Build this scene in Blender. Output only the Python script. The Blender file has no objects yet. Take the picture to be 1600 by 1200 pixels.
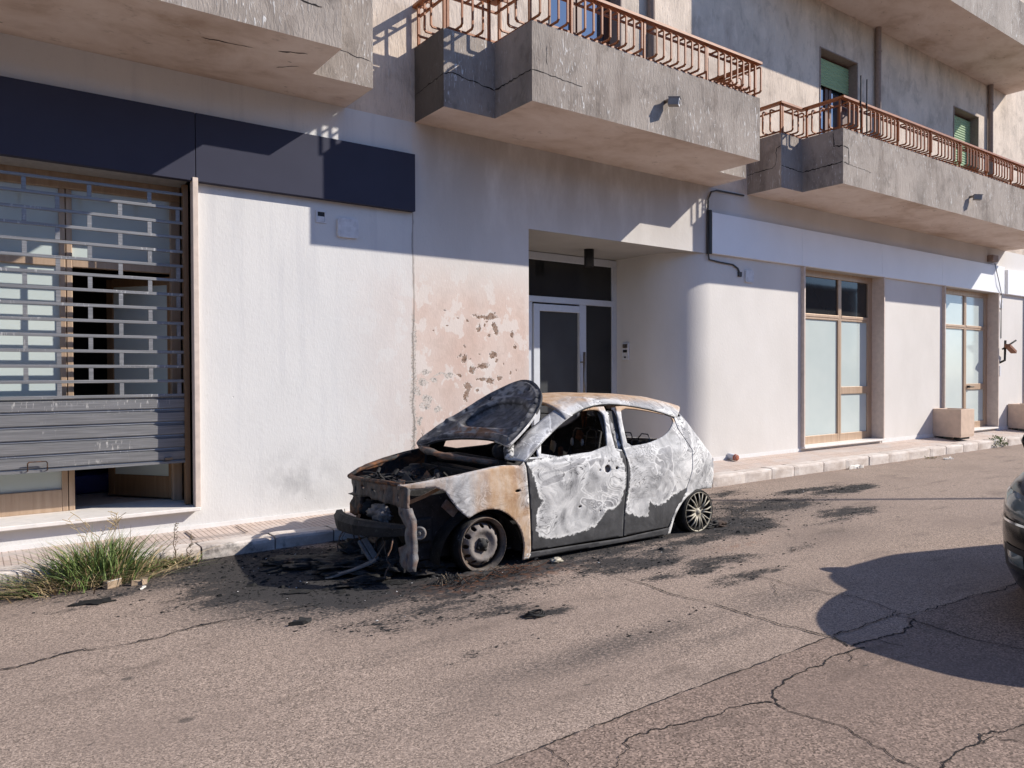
import bpy, bmesh, math, random
import numpy as np
from mathutils import Vector, Matrix
from mathutils.geometry import delaunay_2d_cdt
R = math.radians
random.seed(7)
rng = np.random.default_rng(7)
SC = bpy.context.scene
COL = SC.collection

# ---------------------------------------------------------------- camera
CAM_Z = 1.55
_right = Vector((0.80888789, -0.58795328, -0.0033638))
_down = Vector((-0.01131357, -0.0098443, -0.99988754))
_fwd = Vector((0.58785404, 0.80883498, -0.01461479))
cd = bpy.data.cameras.new("camera")
cam = bpy.data.objects.new("camera", cd)
COL.objects.link(cam)
mw = Matrix.Identity(4)
for i in range(3):
    mw[i][0] = _right[i]; mw[i][1] = -_down[i]; mw[i][2] = -_fwd[i]
mw.translation = Vector((0, 0, CAM_Z))
cam.matrix_world = mw
cd.sensor_width = 36.0
cd.lens = 1178.43 / 1600 * 36.0
cd.clip_start = 0.05
cd.clip_end = 2000
SC.camera = cam

# ---------------------------------------------------------------- light
SUN_TRAVEL = Vector((-1.44, 1.0, -1.135)).normalized()
SUN_EL = math.asin(-SUN_TRAVEL.z)
SUN_AZ = math.atan2(-SUN_TRAVEL.x, -SUN_TRAVEL.y)      # clockwise from +Y
W = bpy.data.worlds.new("World"); SC.world = W; W.use_nodes = True
wn = W.node_tree; wn.nodes.clear()
sky = wn.nodes.new('ShaderNodeTexSky'); sky.sky_type = 'NISHITA'; sky.sun_disc = False
sky.sun_elevation = SUN_EL; sky.sun_rotation = SUN_AZ
sky.air_density = 1.0; sky.dust_density = 0.3; sky.ozone_density = 6.0
bg = wn.nodes.new('ShaderNodeBackground'); bg.inputs[1].default_value = 0.118
wo = wn.nodes.new('ShaderNodeOutputWorld')
tint = wn.nodes.new('ShaderNodeMix'); tint.data_type = 'RGBA'; tint.blend_type = 'MULTIPLY'; tint.inputs[0].default_value = 1.0
tint.inputs[7].default_value = (.93, 1.0, 1.14, 1)
wn.links.new(sky.outputs[0], tint.inputs[6]); wn.links.new(tint.outputs[2], bg.inputs[0]); wn.links.new(bg.outputs[0], wo.inputs[0])
sl = bpy.data.lights.new("sun", 'SUN'); sl.energy = 4.75; sl.angle = R(0.53); sl.color = (1.0, 0.925, 0.82)
sun = bpy.data.objects.new("sun", sl); COL.objects.link(sun)
sun.rotation_mode = 'QUATERNION'
sun.rotation_quaternion = SUN_TRAVEL.to_track_quat('-Z', 'Y')
sun.location = (14, -10, 12)
SC.view_settings.view_transform = 'Standard'; SC.view_settings.look = 'None'
SC.view_settings.gamma = 1.0; SC.view_settings.exposure = 0.40
SC.render.engine = 'CYCLES'

# ---------------------------------------------------------------- object helpers
def tag(o, label=None, cat=None, group=None, kind=None):
    if label: o['label'] = label
    if cat: o['category'] = cat
    if group: o['group'] = group
    if kind: o['kind'] = kind
    return o

def empty(name, loc, label, cat, group=None):
    o = bpy.data.objects.new(name, None)
    o.empty_display_size = 0.1
    COL.objects.link(o); o.location = loc
    return tag(o, label, cat, group)

def wloc(o):
    v = Vector((0, 0, 0))
    while o is not None:
        v = v + o.location; o = o.parent
    return v

class MB:
    """collects pieces in world coordinates; build() links ONE mesh object"""
    def __init__(s): s.v = []; s.f = []; s.mi = []; s.sm = []; s.at = {}
    def add(s, vs, fs, mi=0, smooth=False, attrs=None):
        b = len(s.v)
        s.v.extend([tuple(map(float, p)) for p in vs])
        for f in fs:
            s.f.append(tuple(b + int(i) for i in f)); s.mi.append(mi); s.sm.append(smooth)
        for k in (attrs or {}):
            s.at.setdefault(k, []).append((b, np.asarray(attrs[k], dtype=np.float32)))
        return s
    def box(s, x0, x1, y0, y1, z0, z1, mi=0, M=None):
        v = [Vector(p) for p in ((x0,y0,z0),(x1,y0,z0),(x1,y1,z0),(x0,y1,z0),(x0,y0,z1),(x1,y0,z1),(x1,y1,z1),(x0,y1,z1))]
        if M: v = [M @ p for p in v]
        return s.add(v, [(0,3,2,1),(4,5,6,7),(0,1,5,4),(1,2,6,5),(2,3,7,6),(3,0,4,7)], mi)
    def rings(s, rings, mi=0, smooth=True, cap=True, closed=False):
        n = len(rings[0]); v = [p for r in rings for p in r]; f = []
        m = len(rings)
        for i in range(m if closed else m - 1):
            a = i * n; b = ((i + 1) % m) * n
            for j in range(n):
                k = (j + 1) % n
                f.append((a + j, a + k, b + k, b + j))
        if cap and not closed:
            f.append(tuple(range(n - 1, -1, -1))); f.append(tuple(range((m - 1) * n, m * n)))
        return s.add(v, f, mi, smooth)
    def tube(s, pts, r, n=8, mi=0, smooth=True, square=False, cap=True):
        pts = [Vector(p) for p in pts]; rr = []
        rads = r if isinstance(r, (list, tuple)) else [r] * len(pts)
        up = Vector((0.123, 0.09, 1)).normalized()
        prev = None
        for i, p in enumerate(pts):
            if i == 0: d = pts[1] - p
            elif i == len(pts) - 1: d = p - pts[i - 1]
            else: d = (pts[i + 1] - p).normalized() + (p - pts[i - 1]).normalized()
            d.normalize()
            if prev is None:
                u = d.cross(up if abs(d.dot(up)) < 0.95 else Vector((1, 0, 0))).normalized()
            else:
                u = (prev - d * prev.dot(d)).normalized()
            prev = u; w = d.cross(u)
            k = 1.0
            if 0 < i < len(pts) - 1:
                c = (pts[i + 1] - p).normalized().dot((p - pts[i - 1]).normalized())
                k = 1 / max(0.6, math.sqrt(max(0.0, (1 + c) / 2)))
            ring = []
            for j in range(n):
                a = 2 * math.pi * (j + (0.5 if square else 0)) / n
                ring.append(p + (u * math.cos(a) + w * math.sin(a)) * rads[i] * (k if n == 4 else 1))
            rr.append(ring)
        return s.rings(rr, mi, smooth and n > 4, cap)
    def lathe(s, prof, o, axis, n=40, mi=0, smooth=True, cap=False):
        """prof: list of (radius, along)"""
        o = Vector(o); a = Vector(axis).normalized()
        u = a.cross(Vector((0, 0, 1)) if abs(a.z) < .9 else Vector((1, 0, 0))).normalized(); w = a.cross(u)
        rr = [[o + a * h + (u * math.cos(2*math.pi*j/n) + w * math.sin(2*math.pi*j/n)) * r for j in range(n)] for r, h in prof]
        return s.rings(rr, mi, smooth, cap)
    def prism(s, poly, lo, hi, ax='z', mi=0):
        """poly 2D points; ax = extrusion axis"""
        def P(p, h):
            return {'z': (p[0], p[1], h), 'y': (p[0], h, p[1]), 'x': (h, p[0], p[1])}[ax]
        n = len(poly)
        v = [P(p, lo) for p in poly] + [P(p, hi) for p in poly]
        f = [tuple(range(n - 1, -1, -1)), tuple(range(n, 2 * n))] + [(i, (i + 1) % n, n + (i + 1) % n, n + i) for i in range(n)]
        return s.add(v, f, mi)
    def build(s, name, mats, parent=None, solid=None, bevel=None, fix=False):
        me = bpy.data.meshes.new(name)
        off = wloc(parent) if parent else Vector((0, 0, 0))
        v = np.array(s.v, dtype=np.float64) - np.array(off)
        me.from_pydata(v.tolist(), [], s.f)
        if not isinstance(mats, (list, tuple)): mats = [mats]
        for m in mats: me.materials.append(m)
        me.polygons.foreach_set('material_index', np.array(s.mi, dtype=np.int32))
        me.polygons.foreach_set('use_smooth', np.array(s.sm, dtype=bool))
        for k, parts in s.at.items():
            arr = np.zeros(len(s.v), dtype=np.float32)
            for b, a in parts: arr[b:b + len(a)] = a
            at = me.attributes.new(k, 'FLOAT', 'POINT'); at.data.foreach_set('value', arr)
        me.update()
        if fix:
            bm = bmesh.new(); bm.from_mesh(me); bmesh.ops.recalc_face_normals(bm, faces=bm.faces); bm.to_mesh(me); bm.free()
        o = bpy.data.objects.new(name, me); COL.objects.link(o)
        if parent: o.parent = parent
        if solid:
            md = o.modifiers.new('solid', 'SOLIDIFY'); md.thickness = solid; md.offset = -1
        if bevel:
            md = o.modifiers.new('bevel', 'BEVEL'); md.width = bevel; md.segments = 2; md.limit_method = 'ANGLE'; md.angle_limit = R(40)
        return o

def copy_tree(o, parent=None, d=None):
    c = o.copy(); COL.objects.link(c)
    if parent: c.parent = parent
    for ch in list(o.children): copy_tree(ch, c)
    return c

# ---------------------------------------------------------------- numpy noise and polygons
def _h(ix, iy, seed):
    n = (ix.astype(np.int64) * 374761393 + iy.astype(np.int64) * 668265263 + seed * 974711) & 0xffffffff
    n = ((n ^ (n >> 13)) * 1274126177) & 0xffffffff
    return ((n ^ (n >> 16)) & 0xffff) / 65535.0
def vnoise(x, y, seed=0):
    ix = np.floor(x); iy = np.floor(y); fx = x - ix; fy = y - iy
    fx = fx * fx * (3 - 2 * fx); fy = fy * fy * (3 - 2 * fy)
    a = _h(ix, iy, seed); b = _h(ix + 1, iy, seed); c = _h(ix, iy + 1, seed); d = _h(ix + 1, iy + 1, seed)
    return (a + (b - a) * fx) * (1 - fy) + (c + (d - c) * fx) * fy
def fbm(x, y, oct=4, seed=0):
    s = 0; a = .5; t = 0
    for i in range(oct):
        s = s + a * vnoise(x * 2 ** i + 17.3 * i, y * 2 ** i - 9.1 * i, seed + i); t += a; a *= .5
    return s / t
def inside(px, py, poly):
    r = np.zeros(px.shape, bool); n = len(poly)
    for i in range(n):
        x0, y0 = poly[i]; x1, y1 = poly[(i + 1) % n]
        if y0 == y1: continue
        c = (y0 > py) != (y1 > py)
        r ^= c & (px < (x1 - x0) * (py - y0) / (y1 - y0) + x0)
    return r
def segdist(px, py, pts, close=False):
    d = np.full(px.shape, 1e9); n = len(pts)
    for i in range(n if close else n - 1):
        x0, y0 = pts[i]; x1, y1 = pts[(i + 1) % n]
        dx, dy = x1 - x0, y1 - y0; L = dx * dx + dy * dy + 1e-12
        t = np.clip(((px - x0) * dx + (py - y0) * dy) / L, 0, 1)
        d = np.minimum(d, np.hypot(px - x0 - t * dx, py - y0 - t * dy))
    return d
def sdf(px, py, poly):
    d = segdist(px, py, poly, True)
    return np.where(inside(px, py, poly), d, -d)
def sstep(a, b, x):
    t = np.clip((x - a) / (b - a), 0, 1); return t * t * (3 - 2 * t)
def dens(pts, step, close=True):
    out = []; n = len(pts)
    for i in range(n if close else n - 1):
        a = np.array(pts[i], float); b = np.array(pts[(i + 1) % n], float)
        k = max(1, int(math.ceil(np.linalg.norm(b - a) / step)))
        for j in range(k): out.append(tuple(a + (b - a) * j / k))
    if not close: out.append(tuple(pts[-1]))
    return out
def smooth_poly(pts, it=2, close=True):
    """Chaikin"""
    p = [np.array(q, float) for q in pts]
    for _ in range(it):
        q = []; n = len(p)
        if not close: q.append(p[0])
        for i in range(n if close else n - 1):
            a, b = p[i], p[(i + 1) % n]
            q += [a * .75 + b * .25, a * .25 + b * .75]
        if not close: q.append(p[-1])
        p = q
    return [tuple(x) for x in p]
def panel(outline, holes=(), res=.02, edge=None):
    """triangulates a 2D outline with holes; returns (n,2) array and triangles (counter-clockwise)"""
    edge = edge or res
    loops = [dens(outline, edge)] + [dens(h, edge) for h in holes]
    pts = []; eds = []
    for L in loops:
        b = len(pts); pts += L
        eds += [(b + i, b + (i + 1) % len(L)) for i in range(len(L))]
    o = np.array(outline); x0, y0 = o.min(0); x1, y1 = o.max(0)
    gx, gy = np.meshgrid(np.arange(x0 + res / 2, x1, res), np.arange(y0 + res / 2, y1, res))
    gx = gx.ravel() + 0; gy = gy.ravel()
    ok = inside(gx, gy, outline) & (segdist(gx, gy, outline, True) > res * .45)
    for h in holes: ok &= ~inside(gx, gy, h) & (segdist(gx, gy, h, True) > res * .45)
    pts += list(zip(gx[ok], gy[ok]))
    V, E, F, *_ = delaunay_2d_cdt([Vector(p) for p in pts], eds, [], 0, 1e-6)
    V = np.array([(p[0], p[1]) for p in V]); F = np.array([f for f in F if len(f) == 3])
    c = V[F].mean(1)
    k = inside(c[:, 0], c[:, 1], outline)
    for h in holes: k &= ~inside(c[:, 0], c[:, 1], h)
    F = F[k]
    a, b, cc = V[F[:, 0]], V[F[:, 1]], V[F[:, 2]]
    ar = (b[:, 0]-a[:, 0])*(cc[:, 1]-a[:, 1]) - (b[:, 1]-a[:, 1])*(cc[:, 0]-a[:, 0])
    F[ar < 0] = F[ar < 0][:, ::-1]
    return V, F[np.abs(ar) > 1e-9]

# ---------------------------------------------------------------- shader helpers
class MT:
    def __init__(s, name, rough=.8, metal=0.0, spec=.3):
        s.m = bpy.data.materials.new(name); s.m.use_nodes = True
        s.t = s.m.node_tree; s.b = s.t.nodes['Principled BSDF']
        s.set('Roughness', rough); s.set('Metallic', metal); s.set('Specular IOR Level', spec)
        s._pos = None
    def put(s, sock, v):
        if isinstance(v, bpy.types.NodeSocket): s.t.links.new(v, sock)
        elif isinstance(v, (tuple, list)) and sock.type == 'RGBA': sock.default_value = (*v[:3], 1)
        elif sock.type == 'RGBA': sock.default_value = (v, v, v, 1)
        else: sock.default_value = v
    def set(s, k, v): s.put(s.b.inputs[k], v); return s
    def n(s, t): return s.t.nodes.new(t)
    def pos(s):
        if s._pos is None: s._pos = s.n('ShaderNodeNewGeometry').outputs['Position']
        return s._pos
    def vec(s, sc, off=(0, 0, 0), v=None):
        m = s.n('ShaderNodeMapping'); s.t.links.new(v if v is not None else s.pos(), m.inputs[0])
        m.inputs['Scale'].default_value = sc if isinstance(sc, (tuple, list)) else (sc,) * 3
        m.inputs['Location'].default_value = off
        return m.outputs[0]
    def noise(s, sc=5, detail=4, rough=.55, dist=0, off=(0, 0, 0), color=False):
        x = s.n('ShaderNodeTexNoise'); x.inputs['Scale'].default_value = 1
        s.t.links.new(s.vec(sc, off), x.inputs['Vector'])
        x.inputs['Detail'].default_value = detail; x.inputs['Roughness'].default_value = rough; x.inputs['Distortion'].default_value = dist
        return x.outputs[1 if color else 0]
    def voro(s, sc=5, feature='F1', out=0, rand=1):
        x = s.n('ShaderNodeTexVoronoi'); x.feature = feature; x.inputs['Scale'].default_value = 1
        x.inputs['Randomness'].default_value = rand
        s.t.links.new(s.vec(sc), x.inputs['Vector']); return x.outputs[out]
    def xyz(s):
        x = s.n('ShaderNodeSeparateXYZ'); s.t.links.new(s.pos(), x.inputs[0]); return x.outputs
    def ramp(s, f, stops, interp='LINEAR'):
        r = s.n('ShaderNodeValToRGB'); r.color_ramp.interpolation = interp
        e = r.color_ramp.elements
        while len(e) < len(stops): e.new(.5)
        for i, (p, c) in enumerate(stops):
            e[i].position = p; e[i].color = (*c[:3], 1) if isinstance(c, (tuple, list)) else (c, c, c, 1)
        s.t.links.new(f, r.inputs[0]); return r.outputs[0]
    def mix(s, f, a, b, mode='MIX'):
        x = s.n('ShaderNodeMix'); x.data_type = 'RGBA'; x.blend_type = mode
        s.put(x.inputs[0], f); s.put(x.inputs[6], a); s.put(x.inputs[7], b); return x.outputs[2]
    def math(s, op, a, b=0.0, c=None, clamp=False):
        x = s.n('ShaderNodeMath'); x.operation = op; x.use_clamp = clamp
        s.put(x.inputs[0], a); s.put(x.inputs[1], b)
        if c is not None: s.put(x.inputs[2], c)
        return x.outputs[0]
    def step(s, x, lo, hi):
        m = s.n('ShaderNodeMapRange'); m.interpolation_type = 'SMOOTHSTEP'
        s.put(m.inputs[0], x); s.put(m.inputs[1], lo); s.put(m.inputs[2], hi)
        return m.outputs[0]
    def attr(s, name):
        a = s.n('ShaderNodeAttribute'); a.attribute_name = name; return a.outputs['Fac']
    def bump(s, h, strength=.5, dist=.01, normal=None):
        b = s.n('ShaderNodeBump'); b.inputs['Strength'].default_value = strength; b.inputs['Distance'].default_value = dist
        s.put(b.inputs['Height'], h)
        if normal is not None: s.put(b.inputs['Normal'], normal)
        return b.outputs[0]
    def col(s, c): s.set('Base Color', c); return s
    def nrm(s, n): s.set('Normal', n); return s
FWIN=[[3.811,0.848],[4.552,0.875],[4.596,1.013],[4.626,1.129],[4.625,1.188],[4.573,1.22],[4.449,1.221],[4.319,1.202],[4.161,1.147],[4.006,1.085],[3.859,1.007]]
RWIN=[[4.812,0.888],[5.014,0.897],[5.137,0.913],[5.27,0.942],[5.384,0.982],[5.486,1.046],[5.525,1.093],[5.488,1.134],[5.374,1.156],[5.092,1.206],[4.866,1.224],[4.836,1.134],[4.817,1.016]]
FDOOR_F=[[3.644,0.836],[3.656,0.789],[3.667,0.621],[3.689,0.436],[3.702,0.252],[3.717,0.107]]
GAPM=[[4.662,1.246],[4.675,1.166],[4.655,1.01],[4.653,0.881],[4.729,0.864],[4.757,0.758],[4.759,0.639],[4.752,0.519],[4.739,0.386],[4.731,0.253],[4.739,0.089]]
GAPM2=[[4.804,1.242],[4.784,1.162],[4.757,1.005],[4.741,0.883]]
GAPR=[[5.541,1.1],[5.551,1.008],[5.616,0.912],[5.692,0.802],[5.682,0.688],[5.67,0.603],[5.638,0.519],[5.596,0.443]]
RARCH=[[5.379,0.031],[5.411,0.164],[5.471,0.257],[5.552,0.326],[5.655,0.371],[5.753,0.393],[5.876,0.397],[5.998,0.387],[6.138,0.372]]
DRIP=[[3.647,0.836],[3.839,0.966],[4.056,1.089],[4.177,1.146],[4.299,1.196],[4.42,1.233],[4.537,1.256],[4.65,1.266],[4.761,1.267],[4.905,1.255],[5.048,1.235],[5.193,1.21],[5.304,1.186],[5.401,1.164],[5.49,1.137]]
TAIL=[[5.549,1.113],[5.672,1.122],[5.75,1.047],[5.816,0.964],[5.903,0.874],[5.962,0.809],[6.108,0.707],[6.148,0.642],[6.163,0.58],[6.176,0.501],[6.172,0.44],[6.146,0.374]]
SILLB=[[3.633,0.041],[4.711,0.035],[5.327,0.021]]
DOORB=[[3.717,0.111],[4.21,0.097],[4.739,0.086],[5.343,0.101]]
SILLT=[[3.719,0.088],[4.213,0.078],[4.733,0.065],[5.352,0.035]]
FTOP=[[3.579,0.806],[3.406,0.819],[3.187,0.797],[3.004,0.771],[2.815,0.747],[2.629,0.721],[2.59,0.724]]
FFRONT=[[2.638,0.696],[2.708,0.696],[2.833,0.7],[2.908,0.665],[2.951,0.597],[3.006,0.525],[3.061,0.477],[3.105,0.443]]
FARCH=[[3.105,0.443],[3.153,0.468],[3.209,0.487],[3.274,0.494],[3.342,0.489],[3.419,0.462],[3.499,0.409],[3.55,0.357],[3.586,0.303],[3.61,0.248],[3.628,0.187],[3.636,0.12],[3.633,0.039]]
WH_F=[[3.659,0.824],[3.719,0.688],[3.75,0.589],[3.807,0.503],[3.75,0.429],[3.744,0.271],[3.789,0.207],[3.972,0.172],[4.217,0.185],[4.402,0.226],[4.503,0.319],[4.538,0.351],[4.645,0.354],[4.697,0.417],[4.734,0.521],[4.747,0.653],[4.675,0.893],[4.422,0.883],[3.811,0.848]]
WH_R=[[4.733,0.877],[4.811,0.648],[4.788,0.529],[4.751,0.294],[4.832,0.279],[4.928,0.241],[5.054,0.236],[5.062,0.366],[5.138,0.319],[5.278,0.343],[5.384,0.395],[5.498,0.425],[5.609,0.449],[5.708,0.511],[5.777,0.823],[5.493,1.081],[4.819,0.885]]
HOLES_D=[[4.438,0.71],[4.526,0.713],[4.637,0.711],[4.443,0.665],[4.682,0.835],[4.216,0.413],[4.449,0.351]]
HOOD_C=[3.52,5.64,0.955]
HOOD_E=[0.1191,0.9921,0.0397]
HOOD_D=[0.7902,-0.1189,0.6012]
HOOD=[[-0.76,0.073],[-0.741,0.186],[-0.695,0.319],[-0.631,0.448],[-0.54,0.579],[-0.404,0.711],[-0.276,0.799],[-0.13,0.871],[0.024,0.926],[0.162,0.944],[0.276,0.929],[0.369,0.874],[0.455,0.776],[0.539,0.663],[0.589,0.505],[0.632,0.355],[0.675,0.205],[0.689,0.041],[0.707,-0.136],[0.584,-0.197],[0.46,-0.135],[0.378,-0.069],[0.219,-0.005],[0.014,0.049],[-0.256,0.097],[-0.445,0.111],[-0.621,0.097]]
HOODREC=[[0.306,0.227],[0.359,0.297],[0.344,0.379],[0.296,0.498],[0.226,0.579],[0.118,0.611],[-0.094,0.636],[-0.248,0.606],[-0.392,0.536],[-0.521,0.433],[-0.616,0.33],[-0.301,0.278],[-0.036,0.234],[0.193,0.199]]
HOODRUST=[[0.371,0.125],[0.064,0.187],[-0.405,0.262],[-0.501,0.207],[-0.336,0.15],[0.021,0.107],[0.283,0.075]]
CRACKS=[[[3.956,4.379],[4.013,4.037],[3.978,3.617],[4.008,3.392],[4.026,3.151],[4.029,2.938],[4.032,2.738],[4.065,2.589],[4.075,2.434],[4.02,2.308]],[[4.02,2.308],[4.213,2.275],[4.458,2.238],[4.661,2.272],[4.803,2.315]],[[4.814,3.586],[4.867,3.401],[4.837,3.148],[4.871,2.952],[4.933,2.783],[4.904,2.61],[4.84,2.475],[4.749,2.437],[4.481,2.437],[4.11,2.455]],[[4.763,2.427],[4.766,2.323],[4.719,2.135],[4.7,1.971],[4.706,1.826],[4.749,1.703],[4.787,1.582]],[[4.763,2.427],[4.933,2.37],[5.168,2.339],[5.481,2.335],[5.693,2.299],[5.912,2.261],[6.246,2.279]],[[4.068,2.245],[3.889,2.273],[3.686,2.249],[3.501,2.245],[3.326,2.242],[3.219,2.217],[3.119,2.171],[3.068,2.113]],[[3.063,2.117],[2.971,2.166],[2.884,2.194],[2.732,2.199],[2.567,2.22],[2.429,2.257],[2.272,2.278],[2.19,2.22],[2.111,2.18],[2.048,2.139],[1.956,2.088]],[[3.068,2.113],[3.023,2.037],[3.049,1.914],[3.075,1.796],[3.04,1.712],[3.019,1.581],[2.988,1.454],[2.957,1.376]],[[2.957,1.376],[3.07,1.386],[3.245,1.4],[3.383,1.384],[3.471,1.409],[3.57,1.383],[3.724,1.333],[3.899,1.287]],[[3.383,1.384],[3.501,1.357],[3.555,1.272],[3.635,1.199]],[[3.946,2.282],[3.893,2.219],[3.781,2.178]],[[4.802,3.355],[4.532,3.122]],[[4.252,2.246],[4.245,2.13]],[[3.148,2.821],[3.226,2.79],[3.286,2.703]],[[6.407,4.353],[6.189,4.058]],[[0.993,4.821],[1.164,4.853],[1.382,4.86],[1.613,4.867],[1.844,4.837]],[[0.136,4.745],[0.247,4.753],[0.437,4.837],[0.643,4.786],[0.904,4.773],[0.993,4.821]],[[1.917,2.424],[1.921,2.348],[1.914,2.239]]]
SEAM=[[1.286,2.419],[1.663,2.431],[2.102,2.435],[2.337,2.44],[2.827,2.445],[3.355,2.446],[3.824,2.453],[4.049,2.453],[4.061,2.331]]
PEEL=[[4.962,2.201,0.183,0.03],[5.042,2.232,0.08,0.047],[5.099,2.083,0.034,0.066],[4.86,2.057,0.034,0.047],[4.95,2.097,0.023,0.022],[4.984,2.136,0.023,0.015],[5.029,2.006,0.021,0.019],[4.684,2.144,0.022,0.015],[4.396,2.263,0.025,0.011],[4.587,2.164,0.017,0.011],[4.26,2.021,0.012,0.011],[4.447,2.071,0.013,0.007],[4.672,1.849,0.017,0.026],[4.584,1.741,0.026,0.018],[4.66,1.71,0.039,0.036],[4.737,1.702,0.017,0.009],[5.074,1.761,0.046,0.038],[5.108,1.676,0.019,0.023],[4.78,1.6,0.04,0.056],[4.914,1.628,0.102,0.037],[4.611,1.536,0.039,0.022],[4.914,1.488,0.049,0.027],[5.015,1.459,0.051,0.057],[5.142,1.496,0.033,0.031],[4.835,1.479,0.022,0.015],[4.691,1.397,0.048,0.052],[4.68,1.295,0.03,0.073],[4.823,1.367,0.023,0.022],[5.319,1.552,0.019,0.027],[5.402,1.581,0.012,0.012],[5.404,1.89,0.033,0.034],[5.213,1.667,0.012,0.009],[4.892,1.768,0.023,0.009],[5.344,1.995,0.019,0.038]]
PEELG=[[4.155,1.573,0.061,0.018],[4.257,1.483,0.051,0.036],[4.466,1.518,0.064,0.033],[4.124,1.466,0.05,0.053],[4.053,1.343,0.05,0.053],[4.173,1.252,0.062,0.053],[4.361,1.546,0.084,0.015],[4.132,1.164,0.061,0.035],[4.296,1.141,0.052,0.027],[4.071,1.007,0.04,0.045]]
RADBEAM=[[1.127,0.649],[0.945,0.662],[0.56,0.672],[0.171,0.69],[-0.027,0.719],[-0.14,0.702],[-0.175,0.616],[-0.193,0.562],[-0.062,0.528],[-0.005,0.54],[0.093,0.551],[0.256,0.538],[0.32,0.543],[0.609,0.525],[0.678,0.538],[1.0,0.485],[1.212,0.485],[1.104,0.521],[1.142,0.592]]
NPOST=[[-0.024,0.551],[-0.193,0.569],[-0.246,0.488],[-0.252,0.253],[-0.278,0.224],[-0.268,0.125],[-0.15,0.119],[-0.018,0.133],[-0.02,0.248],[-0.153,0.303],[-0.164,0.432],[-0.099,0.477],[-0.023,0.493]]
FPOST=[[1.159,0.412],[1.065,0.484],[0.885,0.509],[0.887,0.395],[0.99,0.329],[1.068,0.316],[1.174,0.325]]
BEAMT=[[1.557,0.282],[1.354,0.287],[0.927,0.294],[0.612,0.315],[0.197,0.354],[-0.06,0.406]]
BEAMB=[[1.575,0.163],[1.386,0.143],[1.111,0.141],[0.615,0.185],[0.178,0.279],[-0.059,0.331]]
CLOTH=[[0.658,0.367],[0.541,0.448],[0.299,0.516],[0.094,0.518],[0.025,0.493],[0.095,0.423],[0.217,0.38],[0.635,0.331]]
# ---------------------------------------------------------------- materials
def simple(name, c, rough=.7, metal=0, spec=.3, var=.15, sc=20, bump=0, bsc=60, bd=.004):
    t = MT(name, rough, metal, spec)
    n = t.noise(sc, 4)
    t.col(t.ramp(n, [(.25, tuple(x * (1 - var) for x in c)), (.75, tuple(x * (1 + var) for x in c))]))
    if bump: t.nrm(t.bump(t.noise(bsc, 3), bump, bd))
    return t.m

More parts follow.
